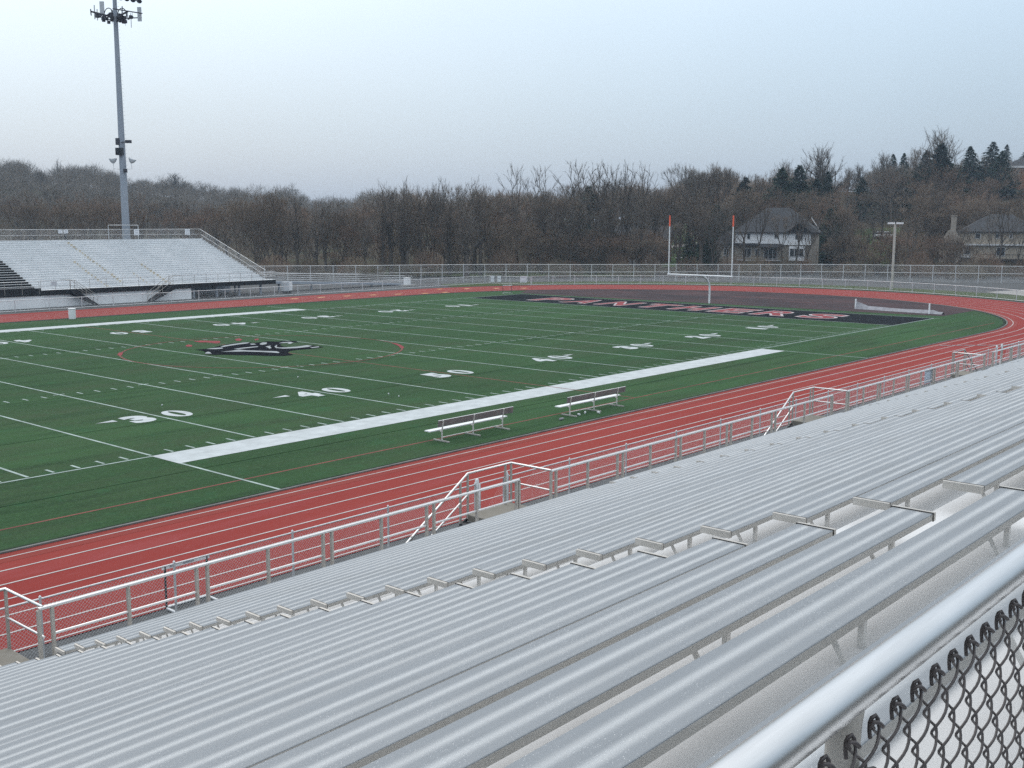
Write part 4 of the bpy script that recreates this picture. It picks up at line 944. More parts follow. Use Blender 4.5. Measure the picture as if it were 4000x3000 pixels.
# ------------------------------------------------------------------ houses
def house_frame(u, depth, extra=0.0):
    d = ray(u, 900); p = CAM+d*depth; z = HT(p[0], p[1]); az = math.atan2(d[1], d[0]); return (p[0], p[1], z-0.15), az-PI/2+extra
def gable_roof(mb, x0, x1, y0, y1, ze, zr, ov=0.4, axis='x', mi=0, th=0.18):
    if axis == 'x':
        ym = (y0+y1)/2; X0, X1 = x0-ov, x1+ov
        for ya, s in ((y0-ov, 1), (y1+ov, -1)):
            zl_ = ze-ov*(zr-ze)/((y1-y0)/2)
            mb.add([(X0, ya, zl_), (X1, ya, zl_), (X1, ym, zr), (X0, ym, zr), (X0, ya, zl_+th), (X1, ya, zl_+th), (X1, ym, zr+th), (X0, ym, zr+th)],
                   [(4, 5, 6, 7), (0, 1, 5, 4), (0, 4, 7, 3), (1, 2, 6, 5), (0, 3, 2, 1)], mi)
    else:
        xm = (x0+x1)/2; Ya, Yb = y0-ov, y1+ov
        for xa in (x0-ov, x1+ov):
            zl_ = ze-ov*(zr-ze)/((x1-x0)/2)
            mb.add([(xa, Ya, zl_), (xa, Yb, zl_), (xm, Yb, zr), (xm, Ya, zr), (xa, Ya, zl_+th), (xa, Yb, zl_+th), (xm, Yb, zr+th), (xm, Ya, zr+th)],
                   [(4, 5, 6, 7), (0, 1, 5, 4), (0, 4, 7, 3), (1, 2, 6, 5), (0, 3, 2, 1)], mi)
def hip_roof(mb, x0, x1, y0, y1, ze, zr, ov=0.45, mi=0, th=0.15):
    w = min(x1-x0, y1-y0)/2; ym = (y0+y1)/2; xm = (x0+x1)/2
    a, b = ((x0+w, ym), (x1-w, ym)) if (x1-x0) >= (y1-y0) else ((xm, y0+w), (xm, y1-w))
    B = [(x0-ov, y0-ov, ze), (x1+ov, y0-ov, ze), (x1+ov, y1+ov, ze), (x0-ov, y1+ov, ze)]
    T = [(x, y, ze+th) for x, y, _ in B]; R = [(a[0], a[1], zr), (b[0], b[1], zr)]
    v = B+T+R
    if (x1-x0) >= (y1-y0): f = [(4, 5, 9, 8), (5, 6, 9), (6, 7, 8, 9), (7, 4, 8)]
    else: f = [(4, 5, 8), (5, 6, 9, 8), (6, 7, 9), (7, 4, 8, 9)]
    mb.add(v, f+[(0, 1, 5, 4), (1, 2, 6, 5), (2, 3, 7, 6), (3, 0, 4, 7), (0, 3, 2, 1)], mi)
def window(t, x0, x1, z0, z1, y=-0.0, panes=1, cross=False):
    fr = MB(); w = 0.09
    fr.box(x0, x1, y-0.06, y+0.02, z0, z0+w); fr.box(x0, x1, y-0.06, y+0.02, z1-w, z1)
    for k in range(panes+1):
        x = x0+(x1-x0)*k/panes; x = min(max(x, x0+w/2), x1-w/2); fr.box(x-w/2, x+w/2, y-0.058, y+0.018, z0+w, z1-w)
    if cross: fr.box(x0+w, x1-w, y-0.056, y+0.016, (z0+z1)/2+0.3, (z0+z1)/2+0.3+w)
    f = local(fr.build('window', MT['trim']), t)
    g = MB(); g.box(x0+w/2, x1-w/2, y-0.02, y+0.01, z0+w/2, z1-w/2); local(g.build('pane', MT['glass']), f)
def P_(t, n, mb, m): return local(mb.build(n, m), t)
# white sided house with tan lower storey
loc, rz = house_frame(2995, 186, -0.10)
H = thing('house', 'two storey house with white siding above tan stone behind the right goal post upright', 'house', loc, rz)
mb = MB(); mb.box(-5.3, 8.2, 0.35, 9.5, 0, 4.85); mb.box(-8.7, -5.3, 0.8, 8, 0, 4.85); P_(H, 'stone_wall', mb, MT['stone'])
mb = MB(); mb.box(-5.3, 7.4, 0.0, 9.6, 4.87, 6.85); P_(H, 'siding_wall', mb, MT['siding'])
mb = MB(); mb.box(7.42, 8.2, 0.4, 9.5, 4.87, 6.85); P_(H, 'side_wall', mb, MT['stone'])
mb = MB(); hip_roof(mb, -5.3, 8.2, 0, 9.6, 6.86, 11.2); R_ = P_(H, 'roof', mb, MT['shingle'])
mb = MB(); gable_roof(mb, 3.4, 7.4, -0.3, 6, 6.9, 8.5, 0.3, 'y'); P_(H, 'roof', mb, MT['shingle'])
mb = MB(); hip_roof(mb, -8.7, -5.3, 0.8, 8, 4.86, 7.2); P_(H, 'roof', mb, MT['shingle'])
mb = MB(); mb.add([(7.1, 3.0, 9.4), (8.5, 0.2, 7.6), (8.5, 0.2, 7.85), (7.1, 3.0, 9.65)], [(0, 1, 2, 3)]); mb.add([(8.55, 2.2, 8.6), (8.55, 0.4, 7.2), (8.55, 0.4, 7.6), (8.55, 2.2, 9.0)], [(0, 1, 2, 3)]); P_(H, 'rake_board', mb, MT['trim'])
window(H, -3.3, -2.7, 5.75, 6.8, 0.0); window(H, 1.3, 1.95, 5.95, 6.8, 0.0); window(H, 4.75, 6.1, 5.75, 6.8, 0.0, 3); window(H, -7.3, -6.4, 2.9, 4.85, 0.8, 2, True)
window(H, -4.0, -2.5, 2.65, 4.2, 0.35, 2); window(H, -0.4, 1.9, 2.4, 4.5, 0.35, 3); window(H, -1.9, -1.0, 2.6, 4.2, 0.35)
mb = MB(); mb.box(3.9, 6.45, -0.7, 0.34, 2.2, 4.65); P_(H, 'bay', mb, MT['siding']); window(H, 4.0, 6.35, 2.85, 4.3, -0.7, 3)
mb = MB(); mb.prism([(0, 0)]*0 or [(-1.3, 4.5), (0.34, 4.5), (0.34, 5.2)], -1.0, 2.6, 0); mb.box(-5.3, -1.4, -0.6, -0.003, 4.75, 5.1); P_(H, 'porch_roof', mb, MT['shingle'])
mb = MB(); mb.box(-4.6, 2.9, -2.4, 0.34, 2.2, 2.33); D_ = P_(H, 'deck', mb, MT['deckwood'])
mb = MB(); mb.box(-4.6, 2.9, -2.46, -2.405, 2.22, 2.36); q = mb.build('deck_edge', MT['trim']); local(q, D_)
for x in (-4.5, -1.0, 0.8, 2.8):
    mb = MB(); mb.box(x-0.13, x+0.13, -2.3, -2.05, 0, 2.2); local(mb.build('deck_post', MT['beige'] if x > -2 else MT['stone']), D_)
mb = MB(); mb.tube([(5.15, -0.3, 0), (5.15, -0.3, 2.2)], 0.08, 6); P_(H, 'bay_post', mb, MT['antenna'])
mb = MB(); mb.box(5.8, 6.8, 0.28, 0.345, 0.05, 2.0); P_(H, 'door', mb, MT['glass'])
for z in (2.9, 3.25):
    mb = MB(); mb.tube([(-4.6, -2.4, z), (2.9, -2.4, z)], 0.025, 4); local(mb.build('deck_rail', MT['deckwood']), D_)
# tan house at the right edge
loc, rz = house_frame(3845, 186, 0.05)
H = thing('house', 'tan rear facade house with a tall stone chimney at the right edge', 'house', loc, rz)
mb = MB(); mb.box(-3.6, 9, 0, 9, 0, 6.9); P_(H, 'wall', mb, MT['beige'])
mb = MB(); mb.box(-6.9, -3.6, -0.6, 3, 0, 4.9); mb.add([(-6.7, -0.62, 4.9), (-3.7, -0.62, 4.9), (-3.9, -0.62, 6.3), (-4.9, -0.62, 7.6), (-5.7, -0.62, 7.2), (-6.5, -0.62, 5.8)], [(0, 1, 2, 3, 4, 5)]); mb.add([(-6.7, 3, 4.9), (-3.7, 3, 4.9), (-3.9, 3, 6.3), (-4.9, 3, 7.6), (-5.7, 3, 7.2), (-6.5, 3, 5.8)], [(5, 4, 3, 2, 1, 0)]); P_(H, 'gable_wing', mb, MT['stone'])
mb = MB(); mb.box(-7.2, -3.3, -1.0, -0.63, 4.75, 5.1); P_(H, 'wing_roof', mb, MT['shingle_b'])
mb = MB(); mb.box(-5.35, -4.5, -0.3, 0.6, 4.9, 9.6); mb.box(-5.45, -4.4, -0.4, 0.7, 9.6, 9.8); P_(H, 'chimney', mb, MT['stone'])
mb = MB(); hip_roof(mb, -3.6, 9, 0, 9, 6.92, 10.0); P_(H, 'roof', mb, MT['shingle'])
mb = MB(); mb.box(-3.4, 9, -0.5, -0.003, 4.7, 4.95); P_(H, 'eave_band', mb, MT['trim'])
for a in ((-1.4, -0.5, 5.8, 6.8), (1.7, 2.5, 5.9, 6.7), (4.0, 4.5, 5.9, 6.7)): window(H, *a, 0.0)
window(H, -3.1, -2.0, 3.1, 4.6, 0.0, 1); window(H, 2.1, 3.5, 2.9, 4.4, 0.0, 2)
mb = MB(); mb.box(-4.1, -1.9, -0.6, -0.003, 2.6, 2.95); P_(H, 'window_box', mb, MT['trim'])
mb = MB(); mb.box(-0.6, 9, -3, -0.003, 2.15, 2.4); D_ = P_(H, 'deck', mb, MT['deckwood'])
mb = MB(); mb.box(-0.6, 9, -3.06, -3.003, 2.5, 2.56); mb.box(-0.6, 9, -3.06, -3.003, 3.2, 3.28)
for x in np.arange(-0.5, 9, 0.5): mb.box(x-0.02, x+0.02, -3.05, -3.01, 2.56, 3.2)
q = mb.build('deck_rail', MT['deckwood']); local(q, D_)
for x in (-0.3, 3, 6, 8.8):
    mb = MB(); mb.box(x-0.15, x+0.15, -2.9, -2.6, 0, 2.15); local(mb.build('deck_post', MT['deckwood']), D_)
# brown brick gable house
loc, rz = house_frame(2175, 212, -0.05)
H = thing('house', 'brown brick gable house with a broad chimney and white rake boards behind bare trees', 'house', loc, rz)
mb = MB(); mb.box(-4.2, 4.2, 0, 10, -3, 7.0); mb.add([(-4.2, 0, 7), (4.2, 0, 7), (0, 0, 10.2)], [(0, 1, 2)]); P_(H, 'wall', mb, MT['brick'])
mb = MB(); gable_roof(mb, -4.2, 4.2, 0.05, 10, 7, 10.2, 0.35, 'y'); P_(H, 'roof', mb, MT['shingle'])
mb = MB()
for s in (-1, 1): mb.add([(s*0.9, -0.4, 9.62), (s*4.6, -0.4, 6.72), (s*4.6, -0.4, 7.05), (s*0.9, -0.4, 9.95)], [(0, 1, 2, 3)])
P_(H, 'rake_board', mb, MT['trim'])
mb = MB(); mb.box(-0.75, 0.75, -0.35, 1.1, 0, 11.8); mb.box(-0.85, 0.85, -0.45, 1.2, 11.8, 12.0); P_(H, 'chimney', mb, MT['brick'])
window(H, 2.0, 3.2, 0.9, 2.2, 0.0, 3); window(H, -3.2, -2.2, 3.6, 4.8, 0.0)
# grey hip roof house
loc, rz = house_frame(2310, 225, 0.12)
H = thing('house', 'low house with a slate grey hip roof half hidden behind bare trunks', 'house', loc, rz)
mb = MB(); mb.box(-6, 7, 0, 9, -3, 3.4); P_(H, 'wall', mb, MT['brick'])
mb = MB(); hip_roof(mb, -6, 0.5, -0.6, 9, 3.42, 6.6); P_(H, 'roof', mb, MT['shingle_b'])
mb = MB(); gable_roof(mb, 0.9, 7, 0.2, 8.5, 3.42, 5.9, 0.3, 'x'); P_(H, 'roof', mb, MT['brick'])
mb = MB(); mb.box(0.6, 7.2, -0.35, -0.2, 2.9, 3.1); P_(H, 'gutter', mb, MT['trim'])
for a in ((-5.2, -3.4, 1.2, 2.7), (-2.4, -1.4, 1.2, 2.7), (2.2, 3.6, 1.0, 2.4)): window(H, *a, 0.0, 2)
# long low house with garage doors
loc, rz = house_frame(2515, 212, -0.08)
H = thing('house', 'long low dark brick house with a white gutter and grey garage doors', 'house', loc, rz)
mb = MB(); mb.box(-7, 5, 0, 8, -2.5, 5.2); P_(H, 'wall', mb, MT['brick'])
mb = MB(); gable_roof(mb, -7, 5, 0, 8, 5.22, 7.6, 0.4, 'x'); P_(H, 'roof', mb, MT['shingle'])
mb = MB(); mb.box(-7.3, 5.3, -0.62, -0.45, 4.85, 5.02); P_(H, 'gutter', mb, MT['trim'])
for a in ((1.2, 2.6, 2.4, 4.4), (-3.5, -2.2, 2.4, 4.2)): window(H, *a, 0.0, 2)
for x in (-2.4, 0.1, 2.3):
    mb = MB(); mb.box(x-0.95, x+0.95, -0.06, -0.003, -0.6, 1.1); P_(H, 'garage_door', mb, MT['antenna'])
# pale house on the slope behind the centre
loc, rz = house_frame(2740, 318, 0.2); loc = (loc[0], loc[1], loc[2]-4.5)
H = thing('house', 'distant pale gabled house high between bare trees above the lawn', 'house', loc, rz)
mb = MB(); mb.box(-8, 8, 0, 9, -3, 5.0); P_(H, 'wall', mb, MT['brick'])
mb = MB(); mb.box(-8.1, -3, -0.4, -0.003, 0, 3.4); P_(H, 'porch', mb, MT['beige'])
mb = MB(); gable_roof(mb, -8, 8, 0, 9, 5.02, 8.2, 0.4, 'x'); P_(H, 'roof', mb, MT['shingle'])
mb = MB(); mb.box(-2, 8.3, -0.5, -0.42, 4.7, 4.95); P_(H, 'gutter', mb, MT['trim'])
for a in ((-1, 0.2, 1, 3), (3, 4.4, 1, 3)): window(H, *a, 0.0, 2)
# orange brick house top right
loc, rz = house_frame(4000, 290, 0.1)
H = thing('house', 'orange brick house with a white fascia high on the right hand slope', 'house', loc, rz)
zt_ = at(3950, 648, 290)[2]-loc[2]
mb = MB(); mb.box(-6.2, 12, 0, 10, -6, zt_-0.6); P_(H, 'wall', mb, MT['orange_brick'])
mb = MB(); mb.box(-6.9, 12.5, -0.7, -0.3, zt_-0.62, zt_-0.1); P_(H, 'fascia', mb, MT['trim'])
mb = MB(); hip_roof(mb, -6.2, 12, 0, 10, zt_-0.55, zt_+2.4); P_(H, 'roof', mb, MT['shingle'])
window(H, -3.0, -2.2, zt_-2.4, zt_-0.9, 0.0); window(H, -0.5, 1.6, zt_-4.2, zt_-1.0, 0.0, 2)

# lawns and drives on the slope (draped)
def drape(name, m, uvpoly, d0, d1, lift=0.04, n=14):
    V = []; F = []
    for j in range(n+1):
        dep = d0+(d1-d0)*j/n
        ul = uvpoly[0]+(uvpoly[2]-uvpoly[0])*j/n; ur = uvpoly[1]+(uvpoly[3]-uvpoly[1])*j/n
        for i in range(n+1):
            p = at(ul+(ur-ul)*i/n, 900, dep); V.append((p[0], p[1], HT(p[0], p[1])+lift))
    for j in range(n):
        for i in range(n): a = j*(n+1)+i; F.append((a, a+1, a+n+2, a+n+1))
    mb = MB(); mb.add(V, F); return struct(mb, name, MT[m])
drape('lawn', 'lawn', (2560, 2790, 2540, 2800), 200, 290, 0.25)
drape('lawn', 'lawn', (3280, 3480, 3250, 3520), 196, 250, 0.25)
drape('lawn', 'grass', (1400, 2560, 1400, 2560), 168, 200, 0.12, 30)
drape('driveway', 'pale_concrete', (2600, 2790, 2600, 2790), 244, 249, 0.33)
drape('driveway', 'pale_concrete', (2640, 2790, 2640, 2790), 222, 224, 0.33)
# dry bank with pale grass behind the fence
drape('dry_bank', 'pale_concrete', (2060, 2320, 2080, 2300), 196, 206, 0.2)

# white pickup parked on the slope
p = at(3455, 930, 236); gz = HT(p[0], p[1])+0.28
dirv = ray(3455, 930); caz = math.atan2(dirv[1], dirv[0])
T = thing('parked_car', 'white car with dark windows parked on the slope above the lamp post lawn', 'car', (p[0], p[1], gz), caz-PI/2-0.45)
def carp(n, mb, m): return local(mb.build(n, m), T)
mb = MB(); mb.prism([(-0.92, 0.35), (-0.92, 0.85), (-0.85, 1.0), (0.85, 1.0), (0.92, 0.85), (0.92, 0.35)], -2.3, 2.3, 0); mb.prism([(-0.78, 1.42), (-0.72, 1.62), (0.72, 1.62), (0.78, 1.42)], -1.9, 0.7, 0)
for x in (-1.9, -0.6, 0.62):
    for y in (-0.82, 0.8): mb.box(x-0.05, x+0.05, y-0.02, y+0.04, 1.0, 1.44)
carp('body', mb, MT['car_white'])
mb = MB(); mb.add([(-2.0, -0.84, 1.0), (1.2, -0.84, 1.0), (0.65, -0.76, 1.5), (-1.85, -0.76, 1.5), (-2.0, 0.84, 1.0), (1.2, 0.84, 1.0), (0.65, 0.76, 1.5), (-1.85, 0.76, 1.5)], [(0, 1, 2, 3), (7, 6, 5, 4), (1, 5, 6, 2), (0, 3, 7, 4)]); carp('window_glass', mb, MT['glass'])
for x in (-1.45, 1.45):
    for y in (-0.9, 0.9):
        mb = MB(); mb.tube([(x, y-0.1, 0.33), (x, y+0.1, 0.33)], 0.33, 14); w = carp('wheel', mb, MT['rubber'])
for y in (-0.6, 0.6):
    mb = MB(); mb.box(2.3, 2.32, y-0.2, y+0.2, 0.7, 0.88); carp('headlight', mb, MT['antenna'])
# small utility pole on the skyline
p = at(3263, 690, 300); g = HT(p[0], p[1]); zt_ = at(3263, 668, 300)[2]
up = thing('utility_pole', 'thin wooden utility pole with a crossarm on the right skyline', 'utility pole', (p[0], p[1], g))
mb = MB(); mb.tube([(0, 0, 0), (0, 0, zt_-g)], 0.16, 6); P_(up, 'pole', mb, MT['bark_dark'])
mb = MB(); mb.box(-0.9, 0.9, -0.08, 0.08, zt_-g-0.9, zt_-g-0.7); P_(up, 'crossarm', mb, MT['bark_dark'])

# ------------------------------------------------------------------ trees
def rot_to(d, ang, az):
    d = d/np.linalg.norm(d); a = np.array([0, 0, 1.0]) if abs(d[2]) < 0.9 else np.array([1.0, 0, 0])
    n1 = np.cross(d, a); n1 /= np.linalg.norm(n1); n2 = np.cross(d, n1)
    return d*math.cos(ang)+(n1*math.cos(az)+n2*math.sin(az))*math.sin(ang)
def tree_proto(seed, H, fork, spread, levels, ntw, twl, tww, mats, narrow=1.0, stems=1, trunk_r=None, droop=0.0):
    R = random.Random(seed); segs = []; tw = []; trunk = MB()
    r0 = trunk_r or H*0.016
    def seg(a, b, ra, rb): segs.append((a, b, ra, rb))
    def twig(p, d, l, w):
        tw.append((p, d*l, w))
    def grow(p, d, l, r, lev):
        q = p; dd = d
        for k in range(2):
            dd = dd+np.array([R.gauss(0, 0.10), R.gauss(0, 0.10), R.gauss(0.06, 0.05)-droop*0.1]); dd /= np.linalg.norm(dd)
            q2 = q+dd*l*0.5; seg(q, q2, r*(1-0.2*k), r*(0.8-0.2*k)); 
            if lev >= 2:
                for _ in range(1+ntw//3):
                    t = R.random(); dv = rot_to(dd, R.uniform(0.4, 1.0), R.uniform(0, 2*PI)); twig(q+(q2-q)*t, dv, twl*R.uniform(0.5, 1.0), tww)
            q = q2
        if lev >= levels:
            for _ in range(ntw):
                dv = rot_to(dd, R.uniform(0.05, 0.75), R.uniform(0, 2*PI)); dv[2] += 0.15; twig(q-dd*l*R.random()*0.3, dv/np.linalg.norm(dv), twl*R.uniform(0.6, 1.25), tww)
            return
        n = 3 if lev < 2 or R.random() < 0.55 else 2
        base = R.uniform(0, 2*PI)
        for k in range(n):
            ang = R.uniform(0.25, 0.62)*spread*(1.0 if k else 0.55); nd = rot_to(dd, ang, base+k*2*PI/n+R.uniform(-0.5, 0.5))
            nd[2] += 0.10-droop*0.2; nd[0] *= narrow; nd[1] *= narrow; nd /= np.linalg.norm(nd)
            grow(q, nd, l*R.uniform(0.62, 0.86), r*R.uniform(0.5, 0.66), lev+1)
    for s in range(stems):
        lean = np.array([R.gauss(0, 0.05 if stems == 1 else 0.22), R.gauss(0, 0.05 if stems == 1 else 0.22), 1.0]); lean /= np.linalg.norm(lean)
        hf = H*fork*R.uniform(0.9, 1.1); rs = r0/(1 if stems == 1 else 1.35)
        p = np.array([R.gauss(0, 0.25)*(stems > 1), R.gauss(0, 0.25)*(stems > 1), -0.3]); pts = [p]
        for k in range(3): lean = lean+np.array([R.gauss(0, 0.04), R.gauss(0, 0.04), 0]); pts.append(pts[-1]+lean*hf/3)
        trunk.tube(pts, rs, 6, r_list=[rs*1.3, rs, rs*0.9, rs*0.8], caps=False)
        l0 = (H-hf)*0.36
        if fork < 0.6:
            n = 4 if stems == 1 else 3; b = R.uniform(0, 6)
            for k in range(n):
                nd = rot_to(lean, R.uniform(0.3, 0.6)*spread if k else 0.08, b+k*2*PI/n); nd[0] *= narrow; nd[1] *= narrow; nd /= np.linalg.norm(nd)
                grow(pts[-1], nd, l0*R.uniform(0.85, 1.15), rs*0.62, 1)
        # side boughs on the upper trunk
        for k in range(2):
            t = R.uniform(0.55, 0.95); grow(pts[0]+(pts[-1]-pts[0])*t, rot_to(lean, R.uniform(0.6, 1.0), R.uniform(0, 6.28)), l0*0.7, rs*0.4, 2)
    return finish_tree(segs, tw, trunk, mats, seed)
def finish_tree(segs, tw, trunk, mats, seed):
    A = np.array([s[0] for s in segs]); B = np.array([s[1] for s in segs]); ra = np.array([max(s[2], 0.018) for s in segs]); rb = np.array([max(s[3], 0.014) for s in segs])
    t = B-A; t /= np.linalg.norm(t, axis=1)[:, None]; up = np.where(np.abs(t[:, 2:3]) < 0.9, [[0, 0, 1.0]], [[1.0, 0, 0]]); n1 = np.cross(t, up); n1 /= np.linalg.norm(n1, axis=1)[:, None]; n2 = np.cross(t, n1)
    V = np.empty((len(A), 6, 3))
    for j in range(3):
        c, s_ = math.cos(2*PI*j/3), math.sin(2*PI*j/3); o = c*n1+s_*n2; V[:, j] = A+o*ra[:, None]; V[:, 3+j] = B+o*rb[:, None]
    b0 = (np.arange(len(A))*6)[:, None, None]
    F = (b0+np.array([[0, 1, 4], [0, 4, 3], [1, 2, 5], [1, 5, 4], [2, 0, 3], [2, 3, 5]])[None]).reshape(-1, 3)
    p = np.array([x[0] for x in tw]); d = np.array([x[1] for x in tw]); w = np.array([x[2] for x in tw])
    rs_ = np.random.RandomState(seed); sd = np.cross(d, rs_.normal(size=d.shape)); sd /= np.linalg.norm(sd, axis=1)[:, None]
    V2 = np.stack([p-sd*w[:, None]/2, p+sd*w[:, None]/2, p+d], 1).reshape(-1, 3)
    F2 = np.arange(len(V2)).reshape(-1, 3)+V.reshape(-1, 3).shape[0]
    me = raw_mesh('crown', np.concatenate([V.reshape(-1, 3), V2]), np.concatenate([F, F2]), [MT[mats[0]], MT[mats[1]]], np.r_[np.zeros(len(F)), np.ones(len(F2))])
    zz = np.concatenate([V.reshape(-1, 3), V2])[:, 2].max()
    to = trunk.build('trunk', MT[mats[0]]); tm = to.data; bpy.data.objects.remove(to)
    return dict(trunk=tm, crown=me, H=zz)
def conifer_proto(seed, H, R0, dens):
    R = random.Random(seed); trunk = MB(); trunk.tube([(0, 0, -0.3), (0, 0, H*0.5), (0, 0, H*0.98)], 0.2, 6, r_list=[H*0.017, H*0.01, 0.02], caps=False)
    V = []; z = H*0.06
    while z < H*0.99:
        f = 1-z/H; rad = R0*(f**0.85)*R.uniform(0.8, 1.15); n = int(5+dens*f)
        for k in range(n):
            a = R.uniform(0, 2*PI); rr_ = rad*R.uniform(0.75, 1.1)
            for q in range(10):
                t = R.uniform(0.1, 1.0); p = np.array([math.cos(a)*rr_*t, math.sin(a)*rr_*t, z-0.22*rr_*t*t+0.08*rr_*t+R.gauss(0, 0.08)])
                d = np.array([math.cos(a+R.gauss(0, 0.8)), math.sin(a+R.gauss(0, 0.8)), R.uniform(-0.5, 0.2)])*R.uniform(0.25, 0.55)*(0.5+f)
                s_ = np.cross(d, [R.gauss(0, 1), R.gauss(0, 1), R.gauss(0, 1)]); s_ /= np.linalg.norm(s_)+1e-9; w = 0.07+0.08*f
                V += [p-s_*w, p+s_*w, p+d]
        z += H*0.022*(0.6+f)
    V = np.array(V); me = raw_mesh('crown', V, np.arange(len(V)).reshape(-1, 3), MT['needles'])
    to = trunk.build('trunk', MT['bark_dark']); tm = to.data; bpy.data.objects.remove(to)
    return dict(trunk=tm, crown=me, H=H)
def shrub_proto(seed, H, W_, n, mats):
    R = random.Random(seed); V = []; mb = MB()
    for k in range(9):
        a = R.uniform(0, 6.28); mb.tube([(0.2*math.cos(a), 0.2*math.sin(a), -0.2), (W_*0.25*math.cos(a), W_*0.25*math.sin(a), H*0.5)], 0.03, 3, r_list=[0.04, 0.015], caps=False)
    for k in range(n):
        a = R.uniform(0, 6.28); q = math.sqrt(R.random())*W_; z = H*R.random()**0.8*(1-0.55*(q/W_)**2); p = np.array([q*math.cos(a), q*math.sin(a), z])
        d = np.array([math.cos(a)*R.uniform(-0.2, 0.6), math.sin(a)*R.uniform(-0.2, 0.6), R.uniform(0.2, 1.0)]); d = d/np.linalg.norm(d)*R.uniform(0.35, 0.9); s_ = np.cross(d, [R.gauss(0, 1), R.gauss(0, 1), 0.1]); s_ /= np.linalg.norm(s_)+1e-9
        V += [p-s_*0.013, p+s_*0.013, p+d]
    V = np.array(V); me = raw_mesh('twigs', V, np.arange(len(V)).reshape(-1, 3), MT[mats])
    to = mb.build('stems', MT['bark']); tm = to.data; bpy.data.objects.remove(to)
    return dict(trunk=tm, crown=me, H=H)

def fan_proto(seed, H, hf, rx, nl, ns, ntw, tww, mats, emin=20, fork=False):
    R = random.Random(seed); segs = []; tw = []; trunk = MB(); r0 = H*0.02
    top = np.array([0, 0, H*hf]); trunk.tube([(0, 0, -0.3), (0.05, 0, H*hf*0.5), (0, 0, H*hf)], r0, 7, r_list=[r0*1.3, r0, r0*0.85], caps=False)
    for k in range(nl):
        az = k*2.39996+R.uniform(-0.3, 0.3); el_ = math.radians(emin+(88-emin)*((k+0.5)/nl)**0.75)+R.uniform(-0.1, 0.1)
        e = np.array([math.cos(az)*math.cos(el_)*rx, math.sin(az)*math.cos(el_)*rx, math.sin(el_)*(H-H*hf)*R.uniform(0.86, 1.02)])
        st = top-np.array([0, 0, H*hf*R.uniform(0, 0.45)*(1-k/nl)])
        pts = [st+e*t+np.array([0, 0, -0.10*H*(1-hf)*math.sin(PI*t)*math.cos(el_)])+np.array([R.gauss(0, 1), R.gauss(0, 1), R.gauss(0, 1)])*0.018*H*(t > 0) for t in np.linspace(0, 1, 8)]
        rr_ = np.linspace(r0*0.42, 0.022, 8)
        for a in range(7): segs.append((pts[a], pts[a+1], rr_[a], rr_[a+1]))
        for s in range(ns):
            t = R.uniform(0.25, 1.0); a = min(6, int(t*7)); p = pts[a]+(pts[a+1]-pts[a])*(t*7-a); d = pts[a+1]-pts[a]; d /= np.linalg.norm(d)
            d = rot_to(d, R.uniform(0.35, 0.9), R.uniform(0, 2*PI)); d[2] += 0.22; d /= np.linalg.norm(d); L_ = H*R.uniform(0.08, 0.2)*(1.15-0.5*t)
            q = p
            for b in range(3):
                d = d+np.array([R.gauss(0, 0.16), R.gauss(0, 0.16), R.gauss(0.05, 0.1)]); d /= np.linalg.norm(d); q2 = q+d*L_/3; segs.append((q, q2, 0.035-0.008*b, 0.027-0.008*b))
                for c in range(ntw):
                    dv = rot_to(d, R.uniform(0.2, 0.95), R.uniform(0, 2*PI)); dv[2] += 0.15; tw.append((q+(q2-q)*R.random(), dv/np.linalg.norm(dv)*R.uniform(0.4, 1.0)*H/15, tww))
                q = q2
    return finish_tree(segs, tw, trunk, mats, seed)
PR = {
 'fan': fan_proto(41, 15, 0.50, 5.2, 52, 12, 4, 0.028, ('bark', 'twig_grey'), -8),
 'fan2': fan_proto(42, 15, 0.48, 5.5, 44, 12, 4, 0.028, ('bark', 'twig_brown'), 0),
 'vase': fan_proto(43, 16, 0.32, 4.6, 9, 13, 3, 0.036, ('bark_dark', 'twig_grey'), 42),
 'vase2': fan_proto(44, 15, 0.36, 3.8, 8, 12, 3, 0.036, ('bark_dark', 'twig_brown'), 48),
 'oak':   tree_proto(11, 16, 0.24, 1.05, 5, 10, 1.0, 0.026, ('bark', 'twig_brown')),
 'oak2':  tree_proto(12, 15, 0.28, 0.95, 5, 9, 1.0, 0.026, ('bark', 'twig_grey')),
 'round': tree_proto(13, 15, 0.20, 1.25, 5, 10, 0.9, 0.036, ('bark', 'twig_grey')),
 'tall':  tree_proto(14, 17, 0.36, 0.80, 5, 8, 1.0, 0.024, ('bark', 'twig_brown'), narrow=0.8),
 'multi': tree_proto(15, 12, 0.16, 1.0, 4, 9, 1.0, 0.026, ('bark', 'twig_rust'), stems=3),
 'scrag': tree_proto(16, 15, 0.30, 1.0, 4, 4, 1.0, 0.034, ('bark_dark', 'twig_grey')),
 'scrag2': tree_proto(17, 13, 0.40, 0.9, 4, 3, 0.9, 0.032, ('bark_dark', 'twig_brown')),
 'dense': tree_proto(18, 12, 0.16, 1.1, 5, 11, 0.9, 0.028, ('bark', 'twig_brown'), stems=2),
 'dense2': tree_proto(19, 11, 0.18, 1.15, 5, 11, 0.9, 0.028, ('bark', 'twig_rust')),
 'spruce': conifer_proto(21, 14, 2.9, 12), 'spruce2': conifer_proto(22, 12, 3.6, 13),
 'hemlock': conifer_proto(23, 10, 3.4, 14),
}
TREES = []
